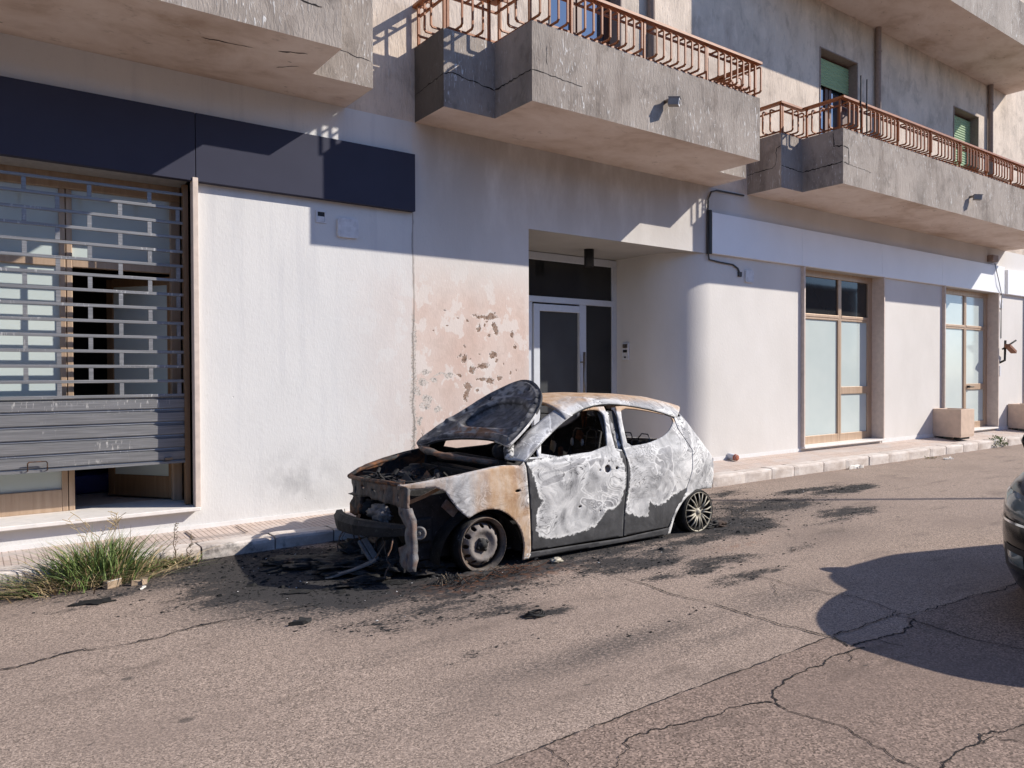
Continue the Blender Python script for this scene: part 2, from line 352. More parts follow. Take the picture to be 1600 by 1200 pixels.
def mk_plaster():
    t = MT('wall_plaster', .85, 0, .25)
    x, y, z = t.xyz()
    big = t.noise((.9, .9, .5), 5, .6)
    vert = t.noise((7, 7, .45), 4, .6)
    fine = t.noise(30, 4, .6)
    c = t.ramp(big, [(.3, (.60, .595, .59)), (.7, (.69, .682, .668))])
    c = t.mix(t.math('MULTIPLY', t.step(vert, .52, .72), .35), c, (.52, .52, .535))
    c = t.mix(t.math('MULTIPLY', t.step(fine, .6, .7), .16), c, (.47, .45, .43))
    cream = t.math('MULTIPLY', t.step(x, 3.985, 4.015), .85)
    c = t.mix(cream, c, t.ramp(big, [(.3, (.60, .57, .535)), (.7, (.69, .66, .63))]))
    band = t.math('MULTIPLY', t.math('MULTIPLY', t.step(z, 2.6, 4.2), t.step(x, 3.9, 4.3)), t.step(x, 9.8, 8.8))
    band = t.math('MULTIPLY', band, t.step(t.noise((2.2, 2.2, .8), 5, .65, off=(2, 9, 1)), .22, .62))
    c = t.mix(t.math('MULTIPLY', band, .75), c, (.39, .355, .325))
    # a smear of soot left by the fire, low on the wall
    d = t.n('ShaderNodeVectorMath'); d.operation = 'DISTANCE'
    t.t.links.new(t.vec((1, 1, 1.35)), d.inputs[0]); d.inputs[1].default_value = (2.72, 7.35, .68)
    sm = t.math('MULTIPLY', t.step(d.outputs['Value'], .62, .05), t.step(t.noise((5, 5, 4), 5, .65), .32, .72))
    c = t.mix(t.math('MULTIPLY', sm, .42), c, (.16, .16, .165))
    # dirt close to the pavement
    low = t.math('MULTIPLY', t.step(z, .55, .18), t.step(t.noise((4, 4, 2), 5, .7, off=(3, 1, 0)), .45, .75))
    c = t.mix(t.math('MULTIPLY', low, .3), c, (.42, .40, .385))
    pink = t.attr('pink'); tone = t.noise((1.6, 1.6, 1.1), 6, .6, off=(5, 0, 2))
    pk = t.ramp(tone, [(.3, (.56, .415, .35)), (.52, (.625, .495, .43)), (.75, (.665, .57, .515))])
    isl = t.noise((4.5, 4.5, 3.5), 5, .62, off=(11, 0, 3))
    pk = t.mix(t.math('MULTIPLY', t.step(isl, .535, .56), .6), pk, (.70, .655, .615))
    pk = t.mix(t.math('MULTIPLY', t.step(isl, .44, .40), .35), pk, (.50, .385, .325))
    c = t.mix(pink, c, pk)
    pf = t.noise(45, 5, .65); pw = t.math('MULTIPLY_ADD', t.math('SUBTRACT', pf, .5), 1.15, t.attr('peel'))
    pm = t.step(pw, .53, .58)
    pcol = t.ramp(t.noise(26, 3, .6, off=(9, 2, 4)), [(.36, (.12, .08, .06)), (.47, (.26, .17, .125)), (.56, (.33, .235, .18)), (.66, (.20, .19, .18))])
    lip = t.math('SUBTRACT', t.step(pw, .44, .50), pm, clamp=True)
    c = t.mix(t.math('MULTIPLY', lip, .6), c, (.74, .69, .65))
    c = t.mix(pm, c, pcol)
    sw = t.math('MULTIPLY_ADD', t.math('SUBTRACT', pf, .5), .8, t.attr('seam'))
    smk = t.step(sw, .5, .58)
    scol = t.ramp(t.noise(34, 3, .7, off=(1, 7, 0)), [(.36, (.26, .265, .26)), (.46, (.42, .36, .31)), (.54, (.66, .62, .58)), (.66, (.38, .26, .20))])
    c = t.mix(smk, c, scol)
    ck = t.math('MULTIPLY', t.attr('crack'), .8)
    c = t.mix(ck, c, (.16, .14, .125))
    t.col(c)
    h = t.math('ADD', t.math('MULTIPLY', fine, .6), t.math('MULTIPLY', t.noise((60, 60, 20), 3), .5))
    h = t.math('SUBTRACT', h, t.math('MULTIPLY', pm, .8))
    h = t.math('SUBTRACT', h, t.math('MULTIPLY', t.step(t.voro(3.3), .035, .0), 2.0))
    t.nrm(t.bump(h, .45, .006))
    return t.m

def mk_render(name, base, stain, sc=1.0, light=.5):
    """scratched exterior render with vertical drips"""
    t = MT(name, .9, 0, .2)
    drip = t.noise((42 * sc, 42 * sc, 9 * sc), 4, .65, 1.2)
    big = t.noise((1.1, 1.1, .7), 5, .62)
    c = t.ramp(big, [(.30, tuple(x * .72 for x in base)), (.5, base), (.72, tuple(min(1, x * 1.16) for x in base))])
    st = t.math('MULTIPLY', t.step(t.noise((2.2, 2.2, .55), 6, .65, off=(4, 4, 1)), .50, .72), .75)
    c = t.mix(st, c, stain)
    bl = t.noise((3.0, 3.0, 2.2), 6, .7, .4, off=(1, 6, 9))
    c = t.mix(t.math('MULTIPLY', t.step(bl, .50, .66), .42), c, tuple(x * .62 for x in stain))
    c = t.mix(t.math('MULTIPLY', t.step(bl, .46, .36), .35), c, tuple(min(1, x * 1.3) for x in base))
    ch = t.math('MULTIPLY', t.step(drip, .585, .66), light)
    ch = t.math('MULTIPLY', ch, t.step(t.noise((1.5, 1.5, 1.2), 4, .6, off=(8, 3, 5)), .36, .62))
    c = t.mix(ch, c, (.66, .65, .63))
    c = t.mix(t.math('MULTIPLY', t.step(drip, .43, .33), .22), c, tuple(x * .5 for x in base))
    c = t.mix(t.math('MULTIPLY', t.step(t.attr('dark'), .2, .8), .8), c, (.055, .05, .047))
    t.col(c)
    t.nrm(t.bump(drip, .6, .018))
    return t.m

def mk_soffit():
    t = MT('soffit_plaster', .9, 0, .2)
    big = t.noise((1.1, 1.5, 1), 6, .66, .25)
    c = t.ramp(big, [(.28, (.44, .33, .26)), (.46, (.62, .51, .44)), (.60, (.70, .60, .535)), (.76, (.56, .45, .385))])
    n2 = t.noise((5, 7, 5), 5, .7, .2)
    c = t.mix(t.math('MULTIPLY', t.step(n2, .60, .75), .55), c, (.22, .165, .13))
    c = t.mix(t.math('MULTIPLY', t.step(t.voro((2.2, 5, 3)), .06, .02), .8), c, (.10, .08, .07))
    t.col(c); t.nrm(t.bump(n2, .3, .01)); return t.m

def mk_asphalt(name, a, b, fine=150, soot=True):
    t = MT(name, .92, 0, .25)
    v = t.voro(fine, out=1); g = t.n('ShaderNodeSeparateColor'); t.t.links.new(v, g.inputs[0])
    cell = g.outputs[0]
    c = t.ramp(cell, [(.0, tuple(x * .34 for x in a)), (.35, tuple(x * .80 for x in a)), (.7, a), (1, tuple(x * 1.55 for x in a))])
    big = t.noise((.55, .8, .6), 6, .62)
    c = t.mix(t.step(big, .40, .68), c, t.mix(.6, c, b))
    c = t.mix(t.math('MULTIPLY', t.step(t.noise((1.2, 3.5, 1), 5, .65, off=(2, 5, 0)), .54, .72), .45), c, tuple(x * .45 for x in b))
    c = t.mix(t.math('MULTIPLY', t.step(t.noise((9, 13, 5), 4, .65, off=(3, 2, 0)), .66, .72), .6), c, (.05, .046, .043))
    c = t.mix(t.math('MULTIPLY', t.step(t.voro((1.7, 2.6, 2)), .085, .03), .7), c, (.05, .045, .042))
    if soot:
        s = t.attr('soot')
        n1 = t.noise((5.5, 10, 6), 6, .74); n2 = t.noise((38, 52, 30), 4, .65)
        k = t.math('MULTIPLY_ADD', t.math('SUBTRACT', n1, .5), 1.25, t.math('MULTIPLY', s, 1.15))
        k = t.math('MULTIPLY_ADD', t.math('SUBTRACT', n2, .5), 1.05, k)
        k = t.math('MULTIPLY', t.step(k, .40, .74), t.step(s, .04, .22))
        c = t.mix(t.math('MULTIPLY', k, .93), c, t.ramp(t.noise(40, 3), [(.35, (.010, .010, .011)), (.7, (.045, .043, .043))]))
        veil = t.math('MULTIPLY', t.step(t.math('MULTIPLY_ADD', t.math('SUBTRACT', n2, .5), 1.3, t.attr('veil')), .12, .80), .85)
        c = t.mix(veil, c, (.040, .038, .039))
        c = t.mix(t.math('MULTIPLY', t.attr('rust'), t.step(t.noise(14, 4), .42, .62)), c, (.20, .085, .04))
    t.col(c)
    t.nrm(t.bump(t.math('ADD', cell, t.math('MULTIPLY', t.noise(60, 3), .8)), .55, .006))
    return t.m

def mk_tiles():
    t = MT('pavement_tiles', .85, 0, .25)
    br = t.n('ShaderNodeTexBrick'); t.t.links.new(t.vec((1, 1, 1)), br.inputs['Vector'])
    br.offset = 0; br.inputs['Scale'].default_value = 1
    br.inputs['Brick Width'].default_value = .046; br.inputs['Row Height'].default_value = .2
    br.inputs['Mortar Size'].default_value = .005; br.inputs['Mortar Smooth'].default_value = .4
    br.inputs['Color1'].default_value = (.50, .40, .34, 1); br.inputs['Color2'].default_value = (.58, .48, .42, 1)
    br.inputs['Mortar'].default_value = (.25, .19, .16, 1)
    c = t.mix(t.step(t.noise((1.4, 3, 1), 5, .65), .42, .7), br.outputs[0], (.48, .43, .40))
    s = t.attr('soot'); n = t.noise((9, 14, 8), 5, .7)
    k = t.math('MULTIPLY', t.step(t.math('MULTIPLY_ADD', t.math('SUBTRACT', n, .5), 1.3, s), .4, .8), .8)
    c = t.mix(k, c, (.05, .048, .047))
    t.col(c); t.nrm(t.bump(br.outputs['Fac'], -.5, .006)); return t.m

def mk_kerb():
    t = MT('kerb_stone', .85, 0, .25)
    n = t.noise((3, 6, 6), 6, .65)
    c = t.ramp(n, [(.3, (.44, .37, .32)), (.55, (.62, .56, .51)), (.75, (.68, .64, .60))])
    c = t.mix(t.math('MULTIPLY', t.step(t.noise(22, 4), .6, .7), .4), c, (.33, .27, .23))
    s = t.attr('soot'); n = t.noise((9, 14, 8), 5, .7)
    k = t.math('MULTIPLY', t.step(t.math('MULTIPLY_ADD', t.math('SUBTRACT', n, .5), 1.3, s), .4, .8), .75)
    c = t.mix(k, c, (.05, .048, .047))
    t.col(c); t.nrm(t.bump(n, .5, .02)); return t.m

def mk_shutter():
    t = MT('galvanised_shutter', .48, .55, .4)
    n = t.noise((3, 3, 90), 4, .6); m = t.noise((60, 60, 12), 3, .6)
    c = t.ramp(n, [(.3, (.20, .203, .21)), (.6, (.29, .292, .30)), (.75, (.39, .39, .393))])
    c = t.mix(t.math('MULTIPLY', t.step(m, .58, .66), t.step(t.noise((1.6, 1.6, 5), 3), .5, .65)), c, (.66, .65, .62))
    t.col(c); t.nrm(t.bump(n, .2, .004)); return t.m

def mk_wood(name, a, b, rough=.45, metal=.35):
    t = MT(name, rough, metal, .4)
    n = t.noise((30, 30, 2.0), 4, .6)
    t.col(t.ramp(n, [(.3, a), (.7, b)])); return t.m

def mk_frost():
    t = MT('frosted_glass', .12, 0, .7)
    t.col(t.ramp(t.noise((1, 1, 1.5), 3), [(.3, (.48, .555, .55)), (.7, (.555, .62, .605))])); return t.m

def mk_glass(name, c=(.02, .021, .022), rough=.04, ior=1.42):
    t = MT(name, rough, 0, .5); t.set('IOR', ior)
    t.col(t.ramp(t.noise((1.2, 1.2, .8), 3), [(.35, c), (.7, tuple(x * 1.5 for x in c))]))
    t.nrm(t.bump(t.noise((2.5, 2.5, 1.6), 1), .05, .01)); return t.m

def mk_burnt(name, kind):
    """fire-scaled body metal: ash white where the paint burnt off, charcoal where it stayed, rust tints"""
    t = MT(name, .8, 0.0, .25)
    big = t.noise((3.2, 3.2, 3.6), 5, .6, 1.6)
    swirl = t.noise((2.7, 2.7, 3.3), 3, .5, 1.9, off=(2, 0, 3))
    band = t.math('FRACT', t.math('MULTIPLY', swirl, 11.0))
    line = t.math('SUBTRACT', 1.0, t.step(t.math('ABSOLUTE', t.math('SUBTRACT', band, .5)), .05, .20))
    patch = t.noise((2.6, 2.6, 2.9), 2, .45, 1.1, off=(7, 0, 1))
    ash = t.ramp(big, [(.28, (.17, .17, .175)), (.40, (.34, .34, .345)), (.52, (.50, .50, .50)), (.68, (.68, .675, .665))])
    ash = t.mix(t.math('MULTIPLY', t.step(patch, .53, .57), .78), ash, t.ramp(t.noise(30, 4, .6, off=(2, 2, 2)), [(.35, (.22, .22, .23)), (.65, (.34, .34, .35))]))
    edge = t.math('SUBTRACT', 1.0, t.step(t.math('ABSOLUTE', t.math('SUBTRACT', patch, .535)), .004, .022))
    ash = t.mix(t.math('MULTIPLY', t.math('MULTIPLY', edge, .7), t.step(t.noise(5, 3, off=(0, 4, 0)), .40, .60)), ash, (.80, .80, .79))
    ash = t.mix(t.math('MULTIPLY', t.math('MULTIPLY', line, .75), t.step(t.noise(3, 3, off=(1, 1, 1)), .48, .64)), ash, (.82, .82, .81))
    dk = t.math('SUBTRACT', 1.0, t.step(t.math('ABSOLUTE', t.math('SUBTRACT', band, .12)), .02, .10))
    ash = t.mix(t.math('MULTIPLY', dk, t.step(t.noise(3, 3, off=(4, 1, 1)), .42, .6)), ash, (.10, .10, .105))
    fl = t.noise((60, 60, 48), 5, .7)
    ash = t.mix(t.math('MULTIPLY', t.step(fl, .60, .70), .30), ash, (.15, .145, .14))
    ash = t.mix(t.math('MULTIPLY', t.step(fl, .42, .34), .22), ash, (.80, .80, .79))
    rs = t.noise((3.0, 3.0, 1.3), 6, .68, .9, off=(6, 1, 2))
    rcol = t.ramp(t.noise((9, 9, 5), 5, .65), [(.3, (.30, .155, .07)), (.5, (.46, .29, .16)), (.72, (.56, .43, .31))])
    rm = t.math('MULTIPLY', t.step(t.math('MULTIPLY_ADD', t.math('SUBTRACT', rs, .5), 2.2, t.attr('rust')), .05, 1.15), t.step(t.attr('rust'), .0, .5))
    c = t.mix(t.math('MULTIPLY', rm, .9), ash, rcol)
    en = t.math('MULTIPLY', t.math('SUBTRACT', t.noise(24, 5, .65), .5), .085)
    w = t.math('ADD', t.attr('white'), en)
    wm = t.step(w, -.004, .007)
    char = t.ramp(t.noise((10, 10, 10), 5, .6), [(.3, (.045, .045, .047)), (.65, (.080, .080, .083)), (.8, (.125, .12, .115))])
    rim = t.math('MULTIPLY', t.math('SUBTRACT', wm, t.step(w, .008, .04), clamp=True), t.math('MULTIPLY', t.step(t.noise(9, 4, .6, off=(0, 0, 4)), .36, .58), .8))
    c = t.mix(rim, c, (.80, .80, .78))
    c = t.mix(wm, char, c)
    c = t.mix(t.math('MULTIPLY', t.attr('char'), t.step(t.noise((14, 14, 14), 4), .34, .56)), c, (.02, .02, .021))
    t.col(c)
    t.set('Roughness', t.ramp(big, [(.3, .6), (.7, .9)]))
    h = t.math('ADD', t.math('MULTIPLY', swirl, 2.0), t.math('MULTIPLY', fl, .35))
    h = t.math('ADD', h, t.math('MULTIPLY', wm, .25))
    t.nrm(t.bump(h, .35, .012))
    return t.m

def mk_char(name, a=(.009, .009, .010), b=(.034, .033, .034), rust=.0, blue=0):
    t = MT(name, .75, 0, .3)
    n = t.noise((11, 11, 11), 5, .65)
    c = t.ramp(n, [(.32, a), (.66, b)])
    if rust:
        c = t.mix(t.math('MULTIPLY', t.step(t.noise((4, 4, 5), 5, .7, .8, off=(3, 1, 6)), .5 - .1 * rust, .66), min(1, rust)), c, (.23, .095, .04))
    c = t.mix(t.math('MULTIPLY', t.step(t.noise(32, 4, .7), .6, .7), .35), c, (.20, .195, .19))
    t.col(c); t.nrm(t.bump(n, .5, .02)); return t.m

def mk_paint():
    t = MT('car_paint', .16, 0, .5); t.col((.006, .0065, .0075)); t.set('Specular IOR Level', .22); return t.m

def mk_leaf(name, a, b):
    t = MT(name, .6, 0, .3)
    x, y, z = t.xyz()
    t.col(t.ramp(t.noise(6, 3, .6), [(.3, a), (.7, b)])); return t.m

M = dict(
    plaster=mk_plaster(),
    upper=mk_render('upper_render', (.63, .53, .44), (.46, .375, .31), .55, .25),
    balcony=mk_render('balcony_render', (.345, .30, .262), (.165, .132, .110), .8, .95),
    soffit=mk_soffit(),
    inner=simple('plain_plaster', (.42, .40, .38)),
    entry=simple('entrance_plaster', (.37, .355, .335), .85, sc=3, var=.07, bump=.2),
    skirting=simple('white_skirting', (.70, .69, .68), .8, sc=12, var=.08),
    road=mk_asphalt('road_asphalt', (.345, .268, .218), (.240, .184, .151), 150),
    road2=mk_asphalt('older_asphalt', (.265, .196, .158), (.20, .148, .122), 125),
    crack=simple('road_crack', (.02, .017, .016), .95),
    tiles=mk_tiles(), kerb=mk_kerb(), kjoint=simple('kerb_joint', (.16, .12, .10), .95),
    navy=simple('navy_panel', (.042, .044, .068), .6, 0, .12, .06, 3),
    white=simple('white_panel', (.80, .81, .84), .45, 0, .4, .03, 2),
    trav=simple('travertine', (.60, .505, .44), .6, 0, .35, .12, 14, .15),
    travw=simple('white_marble', (.74, .70, .66), .5, 0, .35, .08, 14),
    shutter=mk_shutter(),
    bronze=mk_wood('bronze_frame', (.22, .13, .07), (.31, .195, .11)),
    goldoak=mk_wood('gold_frame', (.44, .31, .215), (.54, .40, .285)),
    darkwood=mk_wood('dark_brown_frame', (.085, .03, .015), (.13, .05, .026), .5, 0),
    frost=mk_frost(), glass=mk_glass('dark_glass'), reflglass=mk_glass('reflection_tint_glass', (.050, .053, .056), .12, 1.5), skyglass=mk_glass('window_glass', (.01, .02, .035), .03, 3.2),  # door leaf glass has a lighter base, a reflection put into the colour
    alu=simple('white_aluminium', (.60, .63, .68), .4, .2, .4, .04),
    steel=simple('brushed_steel', (.30, .25, .20), .35, .8),
    black=simple('black_plastic', (.018, .018, .02), .5),
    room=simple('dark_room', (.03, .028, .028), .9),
    rail=simple('orange_rail_paint', (.285, .092, .026), .5, 0, .4, .25, 9, .2),
    green=simple('green_slats', (.31, .43, .255), .6, 0, .3, .1),
    pipe=simple('brown_downpipe', (.27, .205, .175), .7),
    burnt=mk_burnt('burnt_metal', 0),
    char=mk_char('charred_metal'), charrust=mk_char('charred_rusty_metal', rust=1.0), hoodm=mk_char('sooty_hood', (.030, .031, .036), (.135, .135, .145)),
    greymetal=mk_char('heat_greyed_metal', (.055, .055, .06), (.20, .195, .195), .35),
    tyre=mk_char('burnt_tyre', (.006, .006, .006), (.02, .02, .02)),
    ash=simple('pale_ash', (.46, .45, .44), .95, var=.3, sc=40),
    alloy=simple('scorched_alloy', (.37, .34, .275), .6, .2, .4, .3, 30),
    rust=simple('rusty_wire', (.11, .045, .022), .85, var=.5, sc=40),
    debris=simple('charcoal_bits', (.018, .018, .018), .9, var=.7, sc=12),
    paint=mk_paint(), lens=mk_glass('lamp_lens', (.10, .115, .11), .06, 1.6), chrome=simple('chrome', (.6, .6, .6), .15, 1.0),
    terra=simple('planter_concrete', (.60, .46, .36), .85, 0, .25, .1, 9, .25),
    soil=simple('dry_soil', (.10, .07, .05), .95),
    grass=mk_leaf('grass_green', (.085, .145, .035), (.16, .22, .07)), straw=mk_leaf('grass_straw', (.34, .25, .13), (.48, .37, .21)),
    leaf=mk_leaf('weed_green', (.06, .12, .03), (.13, .19, .06)), stalk=simple('dry_stalk', (.22, .17, .12), .9),
    litter=simple('pale_litter', (.66, .63, .58), .8), card=simple('brown_card', (.36, .27, .19), .9),
    blue=simple('blue_plastic', (.02, .03, .16), .5), lampgrey=simple('lamp_grey', (.26, .25, .24), .6), fixt=simple('rusty_brown_panel', (.22, .10, .06), .7),
    cable=simple('grey_cable', (.06, .06, .065), .7), wcable=simple('white_cable', (.6, .6, .6), .6),
    cover=simple('painted_cover', (.62, .625, .65), .6), clay=simple('clay_pipe', (.36, .12, .07), .7),
)
# ================================================================ BUILDING
WY = 7.35                       # facade plane
bld = empty('apartment_building', (10, WY, 0), 'pale plastered apartment block with shops at street level and concrete balconies above', 'building')

def fine_attrs(X, Z):
    pink = sstep(3.0, 4.05, X) * (1 - sstep(2.25, 2.95, Z + .25 * (fbm(X * 2, Z * 2, 4, 3) - .5))) * (1 - sstep(5.5, 5.6, X) * .25)
    pink *= np.where(X < 4.0, .42, .95) * (.75 + .5 * fbm(X * 1.7, Z * 1.7, 4, 11))
    nx = .09 * (fbm(X * 8, Z * 8, 3, 21) - .5); nz = .09 * (fbm(X * 8, Z * 8, 3, 22) - .5)
    peel = np.zeros_like(X)
    for cx, cz, rx, rz in PEEL:
        d = np.hypot((X + nx - cx) / (rx * 1.05), (Z + nz - cz) / (rz * 1.05))
        peel = np.maximum(peel, 1.0 - .5 * d)
    low = fbm(X * 9, Z * 9, 4, 5) * np.maximum(sstep(1.5, .7, Z) * sstep(4.75, 4.3, X), sstep(1.0, .5, Z)) * sstep(4.0, 4.1, X)
    peel = np.maximum(peel, np.where(low > .50, .22 + low * .52, 0))
    peel = np.clip(peel, 0, 1)
    seam = np.clip(1 - np.abs(X - 4.0 + .05 * (fbm(X * 0 + 3, Z * 4, 3, 8) - .5)) / (.05 + .10 * fbm(X * 0 + 1, Z * 3, 3, 9)), 0, 1) * (1 - sstep(2.0, 2.7, Z)) * .75
    for cx, cz, rx, rz in PEELG:
        d = np.hypot((X + nx - cx) / (rx * 1.15), (Z + nz - cz) / (rz * 1.15))
        seam = np.maximum(seam, 1.0 - .5 * d)
    seam = np.maximum(seam, np.where((X > 3.3) & (X < 4.0) & (Z < .8), (fbm(X * 11, Z * 11, 4, 31) - .18) * sstep(3.3, 3.9, X), 0))
    crack = sstep(.012, .003, np.abs(X - 4.0 + .04 * (fbm(X * 0 + 7, Z * 5, 4, 13) - .5)))
    return dict(pink=np.clip(pink, 0, 1), peel=peel, seam=np.clip(seam, 0, 1), crack=crack)

# ground-floor wall with its openings
mb = MB()
OPEN = [(-1.6, 1.70, .30, 3.34), (11.33, 13.87, .30, 3.31), (16.29, 18.83, .30, 3.31), (20.4, 22.9, .30, 3.31)]
fx0, fx1, fz0, fz1 = 3.0, 5.6, .0, 3.31
def rect(x0, x1, z0, z1): return [(x0, z0), (x1, z0), (x1, z1), (x0, z1)]
outl = [(-7, -.2), (3.0, -.2), (3.0, 3.31), (9.0, 3.31), (9.0, -.2), (30, -.2), (30, 4.30), (-7, 4.30)]
V2, F2 = panel(outl, [rect(*o) for o in OPEN], .4, .8)
mb.add([(p[0], WY, p[1]) for p in V2], F2)
nx_, nz_ = 232, 300
gx, gz = np.meshgrid(np.linspace(fx0, fx1, nx_), np.linspace(-.2, fz1, nz_))
X, Z = gx.ravel(), gz.ravel()
idx = np.arange(nx_ * nz_).reshape(nz_, nx_)
q = np.stack([idx[:-1, :-1], idx[:-1, 1:], idx[1:, 1:], idx[1:, :-1]], -1).reshape(-1, 4)
at = fine_attrs(X, Z)
dep = .0012 * sstep(.42, .55, at['peel'])
mb.add(np.stack([X, WY + dep, Z], -1), q, 0, True, at)
# reveals of the openings
for x0, x1, z0, z1 in OPEN:
    for a, b in (((x0, z0), (x0, z1)), ((x0, z1), (x1, z1)), ((x1, z1), (x1, z0))):
        mb.add([(a[0], WY, a[1]), (b[0], WY, b[1]), (b[0], WY + .5, b[1]), (a[0], WY + .5, a[1])], [(0, 1, 2, 3)], 1)
mb.build('ground_floor_wall', [M['plaster'], M['inner']], bld)

# entrance recess: rounded corner, left cheek, ceiling, step
mb = MB()
prof = [(9.0, 7.35)] + [(9.0 - .7 * math.sin(a), 8.05 - .7 * math.cos(a)) for a in np.linspace(.04, math.pi / 2, 24)] + [(8.3, 8.72)]
v = [(x, y, z) for x, y in prof for z in (-.1, 3.31)]
mb.add(v, [(2 * i, 2 * i + 1, 2 * i + 3, 2 * i + 2) for i in range(len(prof) - 1)], 0, True)
mb.build('entrance_side_wall', M['plaster'], bld)
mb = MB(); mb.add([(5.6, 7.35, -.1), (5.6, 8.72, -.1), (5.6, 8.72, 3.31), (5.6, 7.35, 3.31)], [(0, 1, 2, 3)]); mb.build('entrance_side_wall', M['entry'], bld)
mb = MB()
cpoly = [(5.6, 7.35)] + [(9.0, 7.35)] + prof[1:] + [(5.6, 8.72)]
mb.add([(x, y, 3.309) for x, y in cpoly], [tuple(range(len(cpoly)))], 0)
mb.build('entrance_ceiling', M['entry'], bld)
mb = MB(); mb.box(5.6, 8.9, 7.36, 8.8, .0, .28); mb.build('entrance_step', M['trav'], bld)

# white painted skirting strips
for a, b, za, zb in ((-7, 3.3, .135, .155), (9.05, 11.30, .215, .275), (13.9, 16.28, .235, .29), (18.9, 20.3, .24, .29)):
    MB().box(a, b, WY - .012, WY - .001, -.1, zb).build('skirting', M['skirting'], bld)

# upper wall with window openings
mb = MB()
UPW = [(5.95, 7.15), (11.85, 13.0), (16.74, 17.87), (-.4, .8)]
V2, F2 = panel(rect(-7, 30, 4.30, 11.6), [rect(a, b, 4.5, 7.06) for a, b in UPW], .5, 1.0)
mb.add([(p[0], WY, p[1]) for p in V2], F2)
mb.build('upper_wall', M['upper'], bld)
mb = MB()
mb.box(-7, 30, 9.4, 14, -.2, 11.6)
mb.box(-7, 30, 7.36, 9.4, 11.3, 11.6)
mb.box(-7, -6.8, 7.36, 9.4, -.2, 11.3); mb.box(29.8, 30, 7.36, 9.4, -.2, 11.3)
mb.box(-6.8, 29.8, 7.9, 9.4, 3.5, 4.2)
mb.box(2.4, 2.6, 7.37, 9.4, -.2, 3.5); mb.box(5.3, 5.59, 7.37, 9.4, -.2, 3.5); mb.box(9.05, 9.3, 7.9, 9.4, -.2, 3.5)
mb.box(5.59, 9.05, 8.9, 9.0, -.2, 3.5)
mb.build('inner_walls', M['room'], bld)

# ---- upper windows: part > sub-parts
def upper_window(x0, x1, shut_z, green=True):
    mb = MB()
    for a, b in ((x0 - .02, x0 + .001), (x1 - .001, x1 + .02)):
        mb.box(a, b, WY - .012, WY + .28, 4.5, 7.06)
    mb.box(x0 - .02, x1 + .02, WY - .014, WY + .28, 7.061, 7.08)
    w = mb.build('window', M['pipe'], bld)
    mb = MB(); y0, y1 = WY + .20, WY + .25
    for a, b in ((x0, x0 + .09), ((x0 + x1) / 2 - .10, (x0 + x1) / 2 - .012), ((x0 + x1) / 2 + .012, (x0 + x1) / 2 + .10), (x1 - .09, x1)):
        mb.box(a, b, y0, y1, 4.6, 6.98)
    mb.box(x0, x1, y0 - .004, y1 + .003, 4.5, 4.6); mb.box(x0, x1, y0 - .004, y1 + .003, 6.98, 7.06)
    mb.build('window_frame', M['darkwood'], w, bevel=.006)
    mb = MB(); mb.box(x0 + .02, x1 - .02, WY + .225, WY + .232, 4.55, 7.0); mb.build('pane', M['skyglass'], w)
    if green:
        mb = MB(); z = shut_z
        while z < 7.0:
            mb.add([(x0, WY + .165, z), (x1, WY + .165, z), (x1, WY + .148, z + .028), (x0, WY + .148, z + .028), (x1, WY + .165, z + .052), (x0, WY + .165, z + .052)], [(0, 1, 2, 3), (3, 2, 4, 5)])
            z += .052
        mb.build('roller_blind', M['green'], w)
    return w
upper_window(5.95, 7.15, 7.0, False)
upper_window(11.85, 13.0, 6.55)
upper_window(16.74, 17.87, 4.62)
upper_window(-.4, .8, 5.2)

for i, x in enumerate((7.68, 13.62, 18.35)):
    mb = MB(); mb.tube([(x, WY - .06, 4.4), (x, WY - .06, 11.5)], .052, 10)
    for z in (5.2, 7.4, 9.6): mb.tube([(x, WY - .06, z), (x, WY - .06, z + .03)], .06, 10)
    mb.build('downpipe', M['pipe'], bld)

# ---- balconies
def inset(poly, d):
    out = []; n = len(poly)
    for i, p in enumerate(poly):
        if i == 0: out.append((p[0] + (d if poly[1][0] == p[0] else 0), p[1])); continue
        if i == n - 1: out.append((p[0] - d, p[1])); continue
        a = Vector(p) - Vector(poly[i - 1]); b = Vector(poly[i + 1]) - Vector(p)
        na = Vector((-a.y, a.x)).normalized(); nb = Vector((-b.y, b.x)).normalized()
        out.append((p[0] + d * (na.x + nb.x), p[1] + d * (na.y + nb.y)))
    return out

def ribbon(mb, pts, nrm, w, mi, jit=.008, step=.035):
    """jagged dark ribbon lying on a surface with normal nrm"""
    P = dens(pts, step, False); P = [Vector(p) for p in P]; nrm = Vector(nrm)
    L = []; Rr = []
    for i, p in enumerate(P):
        d = (P[min(i + 1, len(P) - 1)] - P[max(i - 1, 0)]).normalized(); s = nrm.cross(d).normalized()
        j = random.uniform(-jit, jit); k = w * random.uniform(.45, 1.2) * (.45 + 1.2 * float(vnoise(np.array([p.x * 6 + p.z * 5]), np.array([p.y * 6]), 77)[0])) * (.25 if i in (0, len(P) - 1) else 1)
        L.append(p + s * (j + k / 2)); Rr.append(p + s * (j - k / 2))
    n = len(P)
    mb.add(L + Rr, [(n + i, n + i + 1, i + 1, i) for i in range(n - 1)], mi)

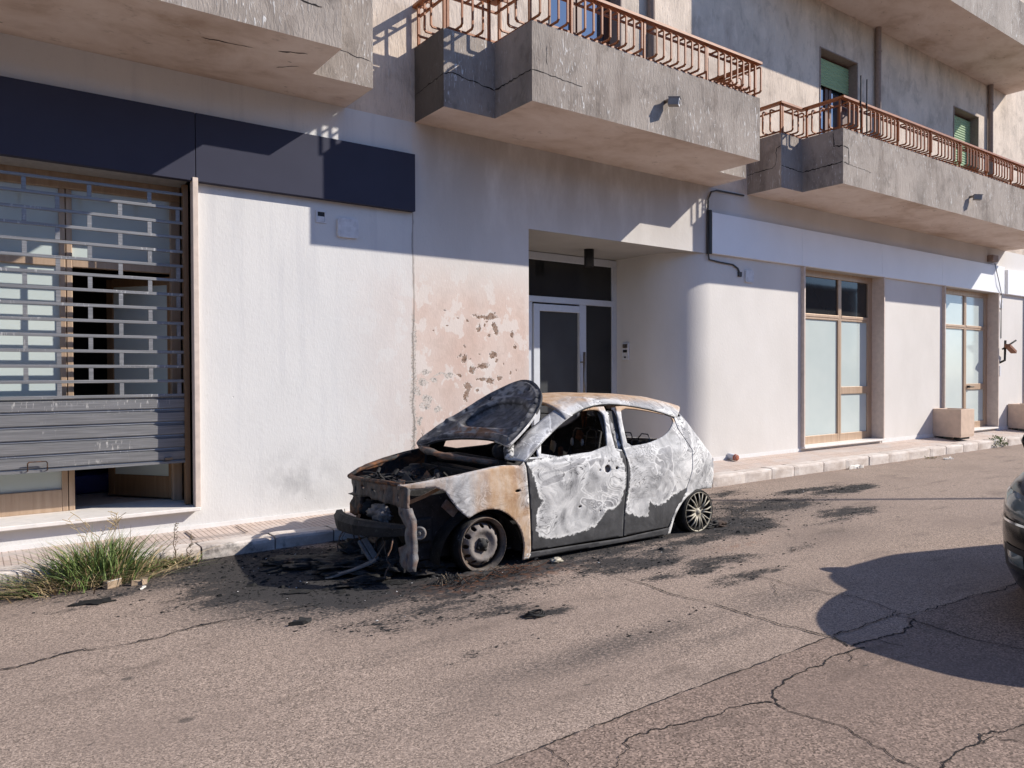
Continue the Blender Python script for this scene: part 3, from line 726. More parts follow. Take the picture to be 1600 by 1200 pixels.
def balcony(poly, z0=4.30, z1=5.11, cracks=(), dark=()):
    mb = MB(); n = len(poly); inn = inset(poly, .12)
    zs = np.linspace(z0, z1, 8)
    for i in range(n - 1):
        a, b = poly[i], poly[i + 1]
        L = math.hypot(b[0] - a[0], b[1] - a[1]); k = max(1, int(L / .15))
        v = []; dk = []
        for s in range(k + 1):
            for z in zs:
                t = s / k; v.append((a[0] + (b[0] - a[0]) * t, a[1] + (b[1] - a[1]) * t, z))
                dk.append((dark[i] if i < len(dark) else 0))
        m = len(zs)
        f = [(s * m + j, (s + 1) * m + j, (s + 1) * m + j + 1, s * m + j + 1) for s in range(k) for j in range(m - 1)]
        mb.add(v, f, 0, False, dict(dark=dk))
        mb.add([(*a, z1), (*b, z1), (*inn[i + 1], z1), (*inn[i], z1)], [(0, 1, 2, 3)], 0)
        mb.add([(*inn[i], z1), (*inn[i + 1], z1), (*inn[i + 1], z0 + .25), (*inn[i], z0 + .25)], [(0, 1, 2, 3)], 2)
    mb.add([(*p, z0) for p in poly], [tuple(range(n - 1, -1, -1))], 1)
    mb.add([(*p, z0 + .25) for p in inn], [tuple(range(n))], 2)
    # drip edge under the rim
    for pts, nr, w in cracks: ribbon(mb, pts, nr, w, 3)
    return mb.build('balcony', [M['balcony'], M['soffit'], M['inner'], M['crack']], bld)

def railing(par, poly, z=5.11, spacing=.117, skip_first=False, gaps=()):
    """handrail, two thin rails and bracket-shaped balusters standing out over the parapet edge"""
    path = inset(poly, .035)
    def rail_along(off, zz, w, h, name, mat=M['rail']):
        pp = inset(poly, off); mb = MB(); n = len(pp)
        a2 = inset(poly, off - w / 2); b2 = inset(poly, off + w / 2)
        for i in range(n - 1):
            v = [(*a2[i], zz), (*a2[i + 1], zz), (*b2[i + 1], zz), (*b2[i], zz), (*a2[i], zz + h), (*a2[i + 1], zz + h), (*b2[i + 1], zz + h), (*b2[i], zz + h)]
            mb.add(v, [(0, 3, 2, 1), (4, 5, 6, 7), (0, 1, 5, 4), (2, 3, 7, 6)] + ([(0, 4, 7, 3)] if i == 0 else []) + ([(1, 2, 6, 5)] if i == n - 2 else []), 0)
        return mb.build(name, mat, par)
    rail_along(.02, z + .435, .085, .03, 'handrail')
    rail_along(.07, z + .035, .022, .022, 'bottom_rail')
    rail_along(.07, z + .355, .022, .022, 'top_rail')
    first = {}
    n = len(poly)
    mbp = MB()
    for i in range(n - 1):
        a = Vector(poly[i]); b = Vector(poly[i + 1]); d = b - a; L = d.length; d.normalize()
        out = Vector((d.y, -d.x))
        lo = .06; hi = L - .06
        if i == 0: hi = L - .02
        cnt = max(1, int((hi - lo) / spacing)); sp = (hi - lo) / cnt
        key = (round(out.x), round(out.y))
        for k in range(cnt + 1):
            p = a + d * (lo + sp * k)
            post = (k % 9 == 4) or (cnt < 8 and k == 0)
            kind = 'post' if post else 'baluster'
            if (key, kind) not in first:
                mb = MB(); o3 = Vector((out.x, out.y, 0)); c = Vector((a.x, a.y, 0))
                r = .013
                def P(o, zz): return c + o3 * o + Vector((0, 0, zz))
                if kind == 'baluster':
                    mb.tube([P(-.07, z + .05), P(.038, z + .05), P(.058, z + .07), P(.058, z + .35), P(.038, z + .37), P(-.07, z + .37)], r, 4, 0, False, True)
                else:
                    mb.tube([P(-.02, z - .002), P(-.02, z + .437)], .02, 4, 0, False, True)
                ob = mb.build(kind, M['rail'], par)
                first[(key, kind)] = (ob, a.copy())
                ob.location = (p.x - a.x, p.y - a.y, 0)
            else:
                src, a0 = first[(key, kind)]
                ob = src.copy(); COL.objects.link(ob); ob.parent = par
                ob.location = (p.x - a0.x, p.y - a0.y, 0)

def step_poly(x0, x1, y1, y0, s0=.64, s1=.6):
    return [(x0, WY), (x0, y1), (x0 + s0, y1), (x0 + s0, y0), (x1 - s1, y0), (x1 - s1, y1), (x1, y1), (x1, WY)]
p1 = [(-5, WY), (-5, 6.04), (2.62, 6.04), (2.62, 6.70), (3.225, 6.70), (3.225, WY)]
p2 = step_poly(4.035, 9.01, 6.73, 6.07)
p3 = step_poly(9.867, 19.3, 6.75, 6.09, .543, .6)
p4 = step_poly(9.867, 19.3, 6.72, 6.04, .59, .6)
e = .002
cr2 = [([(4.035 - e, 7.35, 4.60), (4.035 - e, 6.73, 4.64)], (-1, 0, 0), .010),
       ([(4.035, 6.73 - e, 4.64), (4.12, 6.73 - e, 4.67), (4.673, 6.73 - e, 4.60)], (0, -1, 0), .013),
       ([(4.673 - e, 6.73, 4.60), (4.673 - e, 6.07, 4.62)], (-1, 0, 0), .016),
       ([(4.673, 6.07 - e, 4.62), (4.95, 6.07 - e, 4.61), (5.2, 6.07 - e, 4.59), (5.35, 6.07 - e, 4.585)], (0, -1, 0), .010),
       ([(4.86, 6.07 - e, 4.90), (4.87, 6.07 - e, 4.70)], (0, -1, 0), .008)]
cr3 = [([(10.41 - e, 6.75, 4.60), (10.41 - e, 6.09, 4.62)], (-1, 0, 0), .013),
       ([(9.867, 6.75 - e, 4.63), (10.41, 6.75 - e, 4.60)], (0, -1, 0), .010),
       ([(9.867 - e, 7.35, 4.6), (9.867 - e, 6.9, 4.62), (9.867 - e, 6.84, 4.66), (9.867 - e, 6.83, 4.9), (9.867 - e, 6.75, 4.92)], (-1, 0, 0), .010),
       ([(10.41 - e, 6.24, 5.08), (10.41 - e, 6.235, 4.87), (10.41 - e, 6.09, 4.85)], (-1, 0, 0), .016),
       ([(10.41, 6.09 - e, 4.85), (10.56, 6.09 - e, 4.83), (10.56, 6.09 - e, 4.60), (10.42, 6.09 - e, 4.62)], (0, -1, 0), .015),
       ([(10.56, 6.09 - e, 4.60), (11.2, 6.09 - e, 4.575)], (0, -1, 0), .006)]
cr1 = [([(2.2, 6.04 - e, 4.62), (2.45, 6.04 - e, 4.60)], (0, -1, 0), .012), ([(1.95, 6.04 - e, 4.66), (2.1, 6.04 - e, 4.65)], (0, -1, 0), .012),
       ([(2.62, 6.70 - e, 4.62), (3.0, 6.70 - e, 4.57), (3.2, 6.70 - e, 4.55)], (0, -1, 0), .005),
       ([(1.6, 6.5, 4.30 - e), (2.0, 6.45, 4.30 - e)], (0, 0, -1), .012), ([(2.2, 6.4, 4.30 - e), (2.42, 6.3, 4.30 - e)], (0, 0, -1), .02),
       ([(2.3, 6.75, 4.30 - e), (2.45, 6.6, 4.30 - e)], (0, 0, -1), .012)]
balcony(p1, 4.30, 5.4, cr1)
b2 = balcony(p2, cracks=cr2, dark=(.8, .08, .42))  # end face sooty; inner left face darker, its shade put into the colour
b3 = balcony(p3, cracks=cr3, dark=(.2, .0, .3))  # left-facing inner face darkened, shade put into the colour
balcony(p4, 7.85, 8.66)
railing(b2, p2); railing(b3, p3)

# ---- left shop: frames behind the shutter, door leaf, sill
def shop_window_left():
    yf = 7.76
    mb = MB(); mb.box(-1.6, 1.745, 7.255, 7.95, .298, .333); mb.build('door_sill', M['travw'], bld, bevel=.006)
    mb = MB(); mb.box(-1.6, 1.70, 7.95, 9.4, .30, .331); mb.build('shop_floor', M['trav'], bld)
    for a, b in ((1.700, 1.748), (-1.648, -1.6)):
        mb = MB(); mb.box(a, b, 7.262, 7.95, .333, 3.34); mb.build('door_jamb', M['trav'], bld, bevel=.004)
    mb = MB()
    w = .09
    for a, b in ((-1.6, -1.5), (-.52, -.43), (.695, .742), (.748, .795), (1.61, 1.70)): mb.box(a, b, yf, yf + .07, .333, 3.2)
    mb.box(-1.6, 1.70, yf - .004, yf + .073, 3.2, 3.34)
    for a, b in ((-1.5, -.52), (-.43, .695), (.795, 1.61)): mb.box(a, b, yf + .003, yf + .07, 2.51, 2.60)
    for a, b in ((-1.5, -.52), (-.43, .695)): mb.box(a, b, yf + .003, yf + .07, .333, .53)
    w = mb.build('shop_window', M['goldoak'], bld, bevel=.006)
    for a, b, z0, z1 in ((-1.5, -.52, .53, 2.51), (-.43, .695, .53, 2.51), (-1.5, -.52, 2.6, 3.2), (-.43, .695, 2.6, 3.2), (.795, 1.61, 2.6, 3.2)):
        mb = MB(); mb.box(a, b, yf + .03, yf + .038, z0, z1); mb.build('pane', M['frost'], w)
    # door leaf standing open into the shop
    hx, hy = 1.655, 7.80; dx, dy = -.488, .647; L = math.hypot(dx, dy); dx /= L; dy /= L
    Mx = Matrix(((dx, -dy, 0, hx), (dy, dx, 0, hy), (0, 0, 1, 0), (0, 0, 0, 1)))
    mb = MB()
    mb.box(0, .08, -.02, .02, .35, 2.49, 0, Mx); mb.box(.73, .81, -.02, .02, .35, 2.49, 0, Mx)
    mb.box(.08, .73, -.019, .019, .35, .56, 0, Mx); mb.box(.08, .73, -.019, .019, 2.41, 2.49, 0, Mx)
    lf = mb.build('shop_door', M['bronze'], bld, bevel=.005)
    mb = MB(); mb.box(.08, .73, -.006, .006, .56, 2.41, 0, Mx); mb.build('pane', M['frost'], lf)
    # roller shutter: open grille above, solid curtain below
    ys = 7.47
    mb = MB()
    zs = [.745, .86, .98, 1.10, 1.22, 1.34]
    for i in range(5):
        z0, z1 = zs[i], zs[i + 1]; h = z1 - z0
        prof = [(0, 0), (-.004, .012), (.014, .022), (.016, h * .80), (.004, h * .86), (-.008, h * .90), (-.008, h * .965), (0, h)]
        v = []
        for x in (-1.6, 1.69): v += [(x, ys - o, z0 + k) for o, k in prof]
        n = len(prof)
        mb.add(v, [(j, n + j, n + j + 1, j + 1) for j in range(n - 1)], 0)
    mb.box(-1.6, 1.69, ys - .022, ys + .02, .728, .748)
    sh = mb.build('roller_shutter', M['shutter'], bld)
    sh.data.name = 'roller_shutter'
    zz = [1.355 + .1325 * k for k in range(16)]
    bar0 = None
    for k, z in enumerate(zz):
        if z > 3.26: break
        if bar0 is None:
            mb = MB()
            mb.box(-1.6, 1.69, ys - .016, ys + .008, z - .0135, z + .0135); bar0 = mb.build('shutter_bar', M['shutter'], sh, bevel=.003)
        else:
            b = bar0.copy(); COL.objects.link(b); b.parent = sh; b.location = (0, 0, z - zz[0])
    link0 = None
    for k, z in enumerate(zz[:-1]):
        if z + .12 > 3.3: break
        for j in range(-6, 8):
            x = .38 + .478 * j / 1.0 * .5 * 2 + (.239 if k % 2 else 0) - .20
            if not (-1.55 < x < 1.66): continue
            if link0 is None:
                mb = MB(); mb.box(x - .017, x + .017, ys - .012, ys + .004, z + .015, z + .1175); link0 = (mb.build('shutter_link', M['shutter'], sh), x, z)
            else:
                o, x0, z0 = link0
                b = o.copy(); COL.objects.link(b); b.parent = sh; b.location = (x - x0, 0, z - z0)
    mb = MB(); mb.box(1.655, 1.698, ys - .04, ys + .03, .34, 3.3); mb.build('guide_rail', M['bronze'], sh)
    mb = MB(); mb.tube([(.42, ys - .02, .745), (.42, ys - .05, .75), (.42, ys - .055, .81), (.43, ys - .055, .822), (.55, ys - .055, .822), (.56, ys - .055, .81), (.56, ys - .05, .75), (.56, ys - .02, .745)], .005, 6)
    mb.build('handle', M['charrust'], sh)
    mb = MB(); mb.box(1.48, 1.54, ys - .045, ys - .01, .765, .785); mb.build('bolt', M['steel'], sh)
shop_window_left()
for i, (x0, x1, z0, z1) in enumerate(((.80, 1.15, .331, .50),)):
    o = MB().box(.80, 1.22, 8.75, 9.2, .332, .52).build('plastic_crate', M['blue'], bevel=.02)
    tag(o, 'dark blue plastic crate on the floor inside the dim left shop', 'crate')
o = MB()
o.box(.5, 1.5, 8.9, 9.36, .70, .73); o.box(.5, .53, 8.9, 9.36, .332, .70); o.box(1.47, 1.5, 8.9, 9.36, .332, .70); o.box(.8, 1.0, 9.0, 9.2, .73, .86)
tag(o.build('low_shelf', M['card']), 'low brown shelf at the back of the dark left shop', 'shelf')

# ---- right shop windows
def shop_window(x0, x1, handle=False):
    yf = 7.52
    for a, b in ((x0 - .025, x0 + .012), (x1 - .012, x1 + .025)):
        mb = MB(); mb.box(a, b, 7.288, yf + .1, .30, 3.312); mb.build('window_jamb', M['trav'], bld, bevel=.004)
    mb = MB(); mb.box(x0 - .025, x1 + .025, 7.27, yf + .2, .268, .302); mb.build('window_sill', M['travw'], bld, bevel=.006)
    mb = MB(); mx = x0 + (x1 - x0) * .565
    a0, a1 = x0 + .012, x1 - .012
    for a, b in ((a0, a0 + .09), (mx - .05, mx - .003), (mx + .003, mx + .05), (a1 - .14, a1)): mb.box(a, b, yf, yf + .07, .302, 3.20)
    mb.box(a0, a1, yf - .004, yf + .073, 3.20, 3.31)
    for a, b in ((a0 + .09, mx - .05), (mx + .05, a1 - .14)):
        mb.box(a, b, yf + .004, yf + .066, 2.47, 2.51); mb.box(a, b, yf - .006, yf + .068, 2.51, 2.56); mb.box(a, b, yf + .004, yf + .066, .302, .44)
    mb.box(mx + .05, a1 - .14, yf + .001, yf + .064, 1.15, 1.28)
    w = mb.build('shop_window', M['goldoak'], bld, bevel=.005)
    mb = MB(); mb.box(a0 + .09, mx - .05, yf + .03, yf + .038, .44, 2.47); mb.build('pane', M['frost'], w)
    mb = MB(); mb.box(mx + .05, a1 - .14, yf + .03, yf + .038, .44, 1.15); mb.box(mx + .05, a1 - .14, yf + .03, yf + .038, 1.28, 2.47); mb.build('pane', M['frost'], w)
    g = M['frost'] if handle else M['glass']
    for a, b in ((a0 + .09, mx - .05), (mx + .05, a1 - .14)):
        mb = MB(); mb.box(a, b, yf + .03, yf + .038, 2.56, 3.20); mb.build('pane', g, w)
    if handle:
        mb = MB(); mb.box(mx + .09, mx + .13, yf - .05, yf + .001, 1.19, 1.24); mb.tube([(mx + .11, yf - .05, 1.21), (mx + .3, yf - .055, 1.21)], .013, 6)
        mb.build('handle', M['black'], w)
shop_window(*OPEN[1][:2]); shop_window(*OPEN[2][:2], True); shop_window(*OPEN[3][:2])
mb = MB()
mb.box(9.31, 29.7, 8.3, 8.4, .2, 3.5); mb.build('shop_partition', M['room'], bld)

# ---- entrance door
def entrance():
    yd = 8.64
    mb = MB()
    mb.box(5.6, 8.30, yd - .02, yd + .06, 3.19, 3.30); mb.box(8.20, 8.30, yd - .022, yd + .06, .28, 3.19)
    mb.box(5.6, 8.20, yd - .03, yd + .05, 2.575, 2.665)
    for a, b in ((6.53, 6.63), (7.52, 7.66)): mb.box(a, b, yd - .026, yd + .05, .28, 2.575)
    d = mb.build('entrance_door', M['alu'], bld, bevel=.006)
    mb = MB()
    mb.box(6.635, 6.745, yd - .05, yd + .02, .29, 2.55); mb.box(7.505, 7.518, yd - .05, yd + .02, .29, 2.55)
    mb.box(6.745, 7.505, yd - .049, yd + .019, 2.45, 2.55); mb.box(6.745, 7.505, yd - .049, yd + .019, .29, .40)
    mb.build('door_leaf', M['alu'], d, bevel=.004)
    for a, b, z0, z1 in ((6.745, 7.505, .40, 2.45), (7.66, 8.20, .28, 2.575), (5.6, 6.53, .28, 2.575), (5.6, 8.20, 2.665, 3.19)):
        mb = MB(); mb.box(a, b, yd, yd + .01, z0, z1); mb.build('pane', M['reflglass'] if a == 6.745 else M['glass'], d)
    mb = MB(); mb.tube([(7.545, yd - .11, .75), (7.545, yd - .11, 1.86)], .02, 8); mb.box(7.53, 7.56, yd - .11, yd - .02, .9, .92); mb.box(7.53, 7.56, yd - .11, yd - .02, 1.7, 1.72)
    mb.build('handle', M['steel'], d)
entrance()

# ---- signs, covers, lamps and other fittings on the facade
def sign(name, label, panels, y0, y1, z0, z1, mat, cap=None):
    s = empty(name, (panels[0][0], y1, z0), label, 'sign')
    for a, b in panels:
        mb = MB(); mb.box(a, b, y0, y1, z0, z1); mb.build('sign_panel', mat, s, bevel=.003)
    if cap:
        mb = MB(); mb.box(cap[0], cap[1], y0 + .004, y1, z0 - .01, z1 + .03); mb.build('end_cap', M['black'], s)
sign('sign_board', 'blank dark navy sign board above the shuttered shop', ((-3.0, 1.727), (1.733, 3.995)), 7.272, 7.349, 3.31, 3.93, M['navy'])
sign('sign_board', 'long blank white sign band above the right shop windows', ((8.965, 11.245), (11.248, 13.79), (13.793, 16.15), (16.153, 19.12)), 7.29, 7.349, 3.31, 3.915, M['white'], (8.905, 8.96))
sign('sign_board', 'second white sign band at the far right end of the street', ((19.25, 22.0), (22.003, 25.0)), 7.27, 7.349, 3.31, 3.86, M['white'])

def cover(x0, x1, z0, z1, label):
    mb = MB(); r = .03
    poly = []
    for cx, cz, a0 in ((x1 - r, z1 - r, 0), (x0 + r, z1 - r, 90), (x0 + r, z0 + r, 180), (x1 - r, z0 + r, 270)):
        for a in (0, 30, 60, 90): poly.append((cx + r * math.cos(R(a0 + a)), cz + r * math.sin(R(a0 + a))))
    mb.prism(poly, WY - .028, WY + .002, 'y')
    for px, pz in ((x0 + .035, z0 + .035), (x1 - .035, z1 - .035)): mb.lathe([(.0, -.003), (.008, -.003), (.008, 0)], (px, WY - .028, pz), (0, 1, 0), 8)
    o = mb.build('cover_plate', M['cover'], bevel=.004, fix=True); tag(o, label, 'cover plate')
cover(3.12, 3.35, 2.955, 3.155, 'square painted cover plate on the wall under the navy sign')
cover(9.80, 10.0, 2.945, 3.135, 'square painted cover plate left of the first right shop window')
cover(18.93, 19.13, 2.98, 3.17, 'small painted cover plate high on the far right wall pier')
mb = MB()
mb.box(2.895, 2.912, WY - .012, WY + .004, 3.08, 3.205); mb.box(2.988, 3.005, WY - .012, WY + .004, 3.08, 3.205)
mb.box(2.912, 2.988, WY - .0115, WY + .004, 3.08, 3.095); mb.box(2.912, 2.988, WY - .0115, WY + .004, 3.19, 3.205)
mb.box(2.912, 2.988, WY - .004, WY + .003, 3.095, 3.19, 1); mb.box(2.915, 2.985, WY - .010, WY - .004, 3.097, 3.145)
tag(mb.build('socket_box', [M['cover'], M['black']]), 'small open square socket box under the navy sign', 'socket box')

ic = empty('intercom', (8.30, 8.40, 1.75), 'white intercom panel on the side wall of the entrance', 'intercom')
mb = MB(); mb.box(8.268, 8.299, 8.335, 8.47, 1.745, 2.01); mb.build('housing', M['cover'], ic, bevel=.006)
mb = MB(); mb.box(8.262, 8.269, 8.355, 8.45, 1.93, 1.99); mb.build('name_plate', M['steel'], ic)
mb = MB(); mb.box(8.262, 8.269, 8.36, 8.445, 1.86, 1.90); mb.box(8.262, 8.269, 8.385, 8.42, 1.775, 1.80); mb.build('button', M['black'], ic)
o = MB().lathe([(.0, .0), (.07, 0), (.07, .245), (.055, .245), (.055, .20), (0, .20)], (7.23, 8.07, 3.308), (0, 0, -1), 24).build('ceiling_lamp', M['black'], fix=True)
tag(o, 'black cylinder lamp on the entrance ceiling', 'lamp')

def spot(x, y, z, label, size=1.0):
    s = empty('wall_spotlight', (x, y, z), label, 'lamp', 'small lamps fixed to the balcony fronts')
    mb = MB()
    mb.tube([(x, y, z + .03), (x, y - .05, z + .03), (x + .02, y - .10, z + .015)], .022, 8)
    mb.build('bracket', M['steel'], s)
    d = Vector((.55, -.8, -.12)).normalized(); c = Vector((x + .03, y - .12, z)); u = d.cross(Vector((0, 0, 1))).normalized(); w = u.cross(d)
    Mx = Matrix((( u.x, d.x, w.x, c.x), (u.y, d.y, w.y, c.y), (u.z, d.z, w.z, c.z), (0, 0, 0, 1)))
    mb = MB(); mb.box(-.045, .045, -.07, .05, -.042, .042, 0, Mx); mb.box(-.052, .052, -.075, .068, .042, .052, 0, Mx)
    mb.build('lamp_body', M['lampgrey'], s, bevel=.006)
    mb = MB(); mb.box(-.045, .045, .05, .056, -.042, .042, 0, Mx); mb.build('face', M['cover'], s)
    mb = MB(); mb.box(-.02, .024, .056, .059, -.022, .022, 0, Mx); mb.build('lens', M['black'], s)
spot(6.62, 6.07, 4.66, 'small grey lamp on the front of the middle balcony')
spot(14.5, 6.09, 4.62, 'small grey lamp on the front of the right balcony')
mb = MB()
mb.add([(14.46, 6.087, 4.68), (14.60, 6.087, 4.68), (14.535, 6.0868, 4.95)], [(0, 1, 2)], 0)

mb = MB()
mb.tube([(9.75, 7.325, 4.27), (9.1, 7.325, 4.26), (8.98, 7.325, 4.22), (8.915, 7.325, 4.10), (8.90, 7.325, 3.6), (8.90, 7.31, 3.28), (8.95, 7.335, 3.22), (9.2, 7.335, 3.20), (9.5, 7.335, 3.19), (9.62, 7.335, 3.14), (9.66, 7.335, 3.08)], .013, 6)
mb.box(9.63, 9.70, 7.32, 7.349, 3.02, 3.09)
tag(mb.build('wall_cable', M['cable']), 'dark cable looping down the wall beside the white sign band', 'cable')
mb = MB()
mb.tube([(18.55, 7.27, 3.95), (18.75, 7.25, 3.5), (18.95, 7.28, 3.25), (19.05, 7.33, 2.9), (19.08, 7.34, 2.3)], .008, 5)
tag(mb.build('wall_cable', M['cable']), 'thin loose cable hanging over the far right end of the white sign', 'cable')
mb = MB(); mb.box(18.35, 18.62, 7.22, 7.349, 3.98, 4.12)
tag(mb.build('junction_box', M['pipe'], bevel=.01), 'small brown junction box under the right balcony end', 'junction box')

fx = empty('wall_bracket', (19.1, WY, 2.05), 'broken rusty bracket with a brown board on the far right pier', 'bracket')
mb = MB(); mb.tube([(19.05, 7.35, 1.75), (19.05, 7.25, 1.8), (19.05, 7.24, 2.25)], .025, 6); mb.tube([(19.0, 7.28, 2.05), (19.25, 7.1, 2.25)], .02, 6); mb.build('arm', M['char'], fx)
mb = MB(); Mx = Matrix.Translation((19.12, 7.16, 2.06)) @ Matrix.Rotation(R(22), 4, 'Y'); mb.box(-.2, .2, -.06, .06, -.035, .035, 0, Mx); mb.build('board', M['fixt'], fx, bevel=.01)
mb = MB(); mb.box(18.99, 19.06, 7.325, 7.349, 1.45, 1.68); mb.build('mounting_plate', M['cover'], fx)

dp = empty('drain_pipe', (9.40, WY, .27), 'clay drain pipe stub sticking out of the wall behind the burnt car', 'pipe')
mb = MB(); mb.lathe([(.048, 0), (.048, .17), (.036, .17), (.036, .10), (0, .10)], (9.42, WY, .275), (-.1, -1, -.08), 16); mb.build('pipe_wall', M['cover'], dp, fix=True)
mb = MB(); mb.lathe([(.0, .172), (.042, .174), (.05, .165), (.05, .13)], (9.42, WY, .275), (-.1, -1, -.08), 16); mb.build('cap', M['clay'], dp, fix=True)

mb = MB(); mb.tube([(10.83, 6.06, 5.12), (10.83, 6.06, 5.95)], .011, 6); tag(mb.build('metal_rod', M['char']), 'left of two thin upright rods on the right balcony rail', 'rod')
mb = MB(); mb.tube([(11.0, 6.06, 5.12), (11.0, 6.06, 5.93)], .011, 6); tag(mb.build('metal_rod', M['char']), 'right of two thin upright rods on the right balcony rail', 'rod')
mb = MB(); mb.box(10.53, 10.75, 6.22, 6.26, 5.14, 5.50); tag(mb.build('letter_box', M['darkwood'], bevel=.01), 'dark brown box hung inside the corner of the right balcony rail', 'box')

# street lamp on the far side of the road: its shadow lies across the road behind the burnt car
lp = empty('street_lamp', (17.38, -1.06, 0), 'tall grey street lamp pole across the road whose thin shadow crosses the asphalt', 'street lamp')
mb = MB(); mb.tube([(17.38, -1.06, 0), (17.38, -1.06, 1.2), (17.38, -1.06, 7.9)], [.075, .065, .045], 12); mb.build('pole', M['pipe'], lp)
mb = MB(); mb.tube([(17.38, -1.06, 7.9), (17.45, -.98, 8.05), (17.65, -.6, 8.1)], .03, 8); mb.build('arm', M['pipe'], lp)
mb = MB(); Mx = Matrix.Translation((17.8, -.35, 8.1)) @ Matrix.Rotation(R(60), 4, 'Z'); mb.box(-.3, .3, -.11, .11, -.05, .05, 0, Mx); mb.build('lamp_head', M['cover'], lp, bevel=.03)
# plain house row across the street: it shows only as the dark reflection in the panes
oh = empty('opposite_house', (10, -12, 0), 'plain beige two-storey house row across the street seen only in reflections', 'house')
mb = MB(); mb.box(-30, 48, -18, -12, -.2, 6.8); mb.build('wall', M['pipe'], oh)
mb = MB(); mb.box(-30, 48, -18, -11.8, 6.8, 7.0); mb.build('roof', M['inner'], oh)
for k in range(14):
    for z in (.9, 3.3):
        mb = MB(); mb.box(-24 + 5 * k, -22.8 + 5 * k, -12.01, -11.97, z, z + 1.5); mb.build('window', M['room'], oh)
# ================================================================ GROUND
SOOT = [  # x, y, rx, ry, strength
    (4.3, 5.6, 2.0, .95, .9), (2.25, 5.55, .85, .75, 1.0), (2.45, 5.0, .65, .35, 1.0), (3.2, 4.72, .75, .16, .85), (1.9, 6.3, .7, .35, .9),
    (3.75, 4.62, .5, .14, .55), (4.4, 4.45, .55, .26, .75), (4.95, 4.0, .42, .2, .72), (4.85, 3.55, .5, .10, .6), (4.45, 3.9, .35, .12, .55), (2.95, 3.79, .24, .09, .62), (2.75, 3.98, .3, .12, .55),
    (2.5, 4.25, .7, .25, .52), (3.3, 4.3, .5, .18, .42), (3.05, 4.52, .6, .14, .62), (2.1, 4.75, .5, .2, .5), (5.4, 4.6, .6, .14, .7), (6.0, 4.75, .35, .22, .95), (6.35, 4.9, .5, .35, .8),
    (6.9, 5.45, .9, .6, .62), (7.6, 5.3, .8, .35, .7), (8.9, 5.72, .8, .12, .75), (9.4, 5.42, .8, .18, .85), (7.95, 4.55, .55, .20, .7), (6.6, 6.2, .9, .35, .8), (7.6, 6.2, .7, .2, .6), (7.1, 4.35, .6, .14, .45),
    (1.2, 6.1, .5, .2, .5), (.95, 5.95, .35, .12, .6), (.55, 5.75, .3, .08, .45), (5.9, 3.9, .5, .12, .4), (3.55, 3.25, .5, .10, .36), (2.35, 3.45, .4, .08, .34),
]
VEIL = [(2.35, 5.25, 1.2, 1.0, 1.0), (3.6, 4.68, 1.2, .22, .75), (6.3, 4.95, .9, .4, .55), (1.2, 6.1, 1.2, .5, .55), (4.6, 4.4, 1.4, .5, .42), (7.5, 5.2, 1.8, .8, .35), (2.7, 4.2, .9, .4, .4), (2.8, 3.1, 1.6, .22, .46), (1.7, 2.95, .9, .16, .36), (2.0, 3.75, .9, .14, .34), (3.6, 2.85, .8, .12, .34), (6.6, 4.0, 1.2, .3, .3), (4.6, 3.1, 1.0, .35, .35), (4.3, 5.6, 2.2, 1.0, .8)]
def field(L, X, Y, hard=1.0):
    r = np.zeros_like(X)
    for x, y, rx, ry, s in L:
        d = np.hypot((X - x) / rx, (Y - y) / ry)
        r = np.maximum(r, s * np.minimum(1, 1.12 * np.exp(-d * d * .62)) if hard else s * np.exp(-d * d * 1.1))
    return r
def soot(X, Y):
    wx = .55 * (fbm(X * 1.6, Y * 2.6, 3, 41) - .5); wy = .26 * (fbm(X * 1.6, Y * 2.6, 3, 42) - .5)
    s = field(SOOT, X + wx, Y + wy)
    return np.clip(s * (.62 + .75 * fbm(X * 2.4, Y * 5.5, 4, 43)), 0, 1)
def gridmesh(mb, x0, x1, y0, y1, step, zf, mi=0, attrs=None):
    nx = int(round((x1 - x0) / step)) + 1; ny = int(round((y1 - y0) / step)) + 1
    gx, gy = np.meshgrid(np.linspace(x0, x1, nx), np.linspace(y0, y1, ny)); X, Y = gx.ravel(), gy.ravel()
    idx = np.arange(nx * ny).reshape(ny, nx)
    q = np.stack([idx[:-1, :-1], idx[:-1, 1:], idx[1:, 1:], idx[1:, :-1]], -1).reshape(-1, 4)
    mb.add(np.stack([X, Y, zf(X, Y)], -1), q, mi, True, attrs(X, Y) if attrs else None)
mb = MB()
def rattr(X, Y):
    under = sstep(2.4, 3.0, X) * sstep(6.3, 5.9, X) * sstep(4.8, 5.1, Y)
    return dict(soot=np.maximum(soot(X, Y), under), veil=np.clip(field(VEIL, X, Y, 0) * (.5 + fbm(X * 1.3, Y * 2, 4, 50)), 0, 1),
                rust=np.clip(field([(3.1, 4.75, .5, .12, .6), (3.6, 4.6, .4, .15, .5), (5.6, 4.25, .4, .12, .35), (2.9, 4.6, .3, .12, .5)], X, Y, 0), 0, 1))
RX0, RX1, RY0, RY1 = -1.0, 11.0, .6, 6.62
gridmesh(mb, RX0, RX1, RY0, RY1, .028, lambda X, Y: 0 * X, 0, rattr)
B = 220
for a, b, c, d in ((-B, RX0, -B, RY1), (RX1, B, -B, RY1), (RX0, RX1, -B, RY0)):
    mb.add([(a, c, 0), (b, c, 0), (b, d, 0), (a, d, 0)], [(0, 1, 2, 3)], 0)
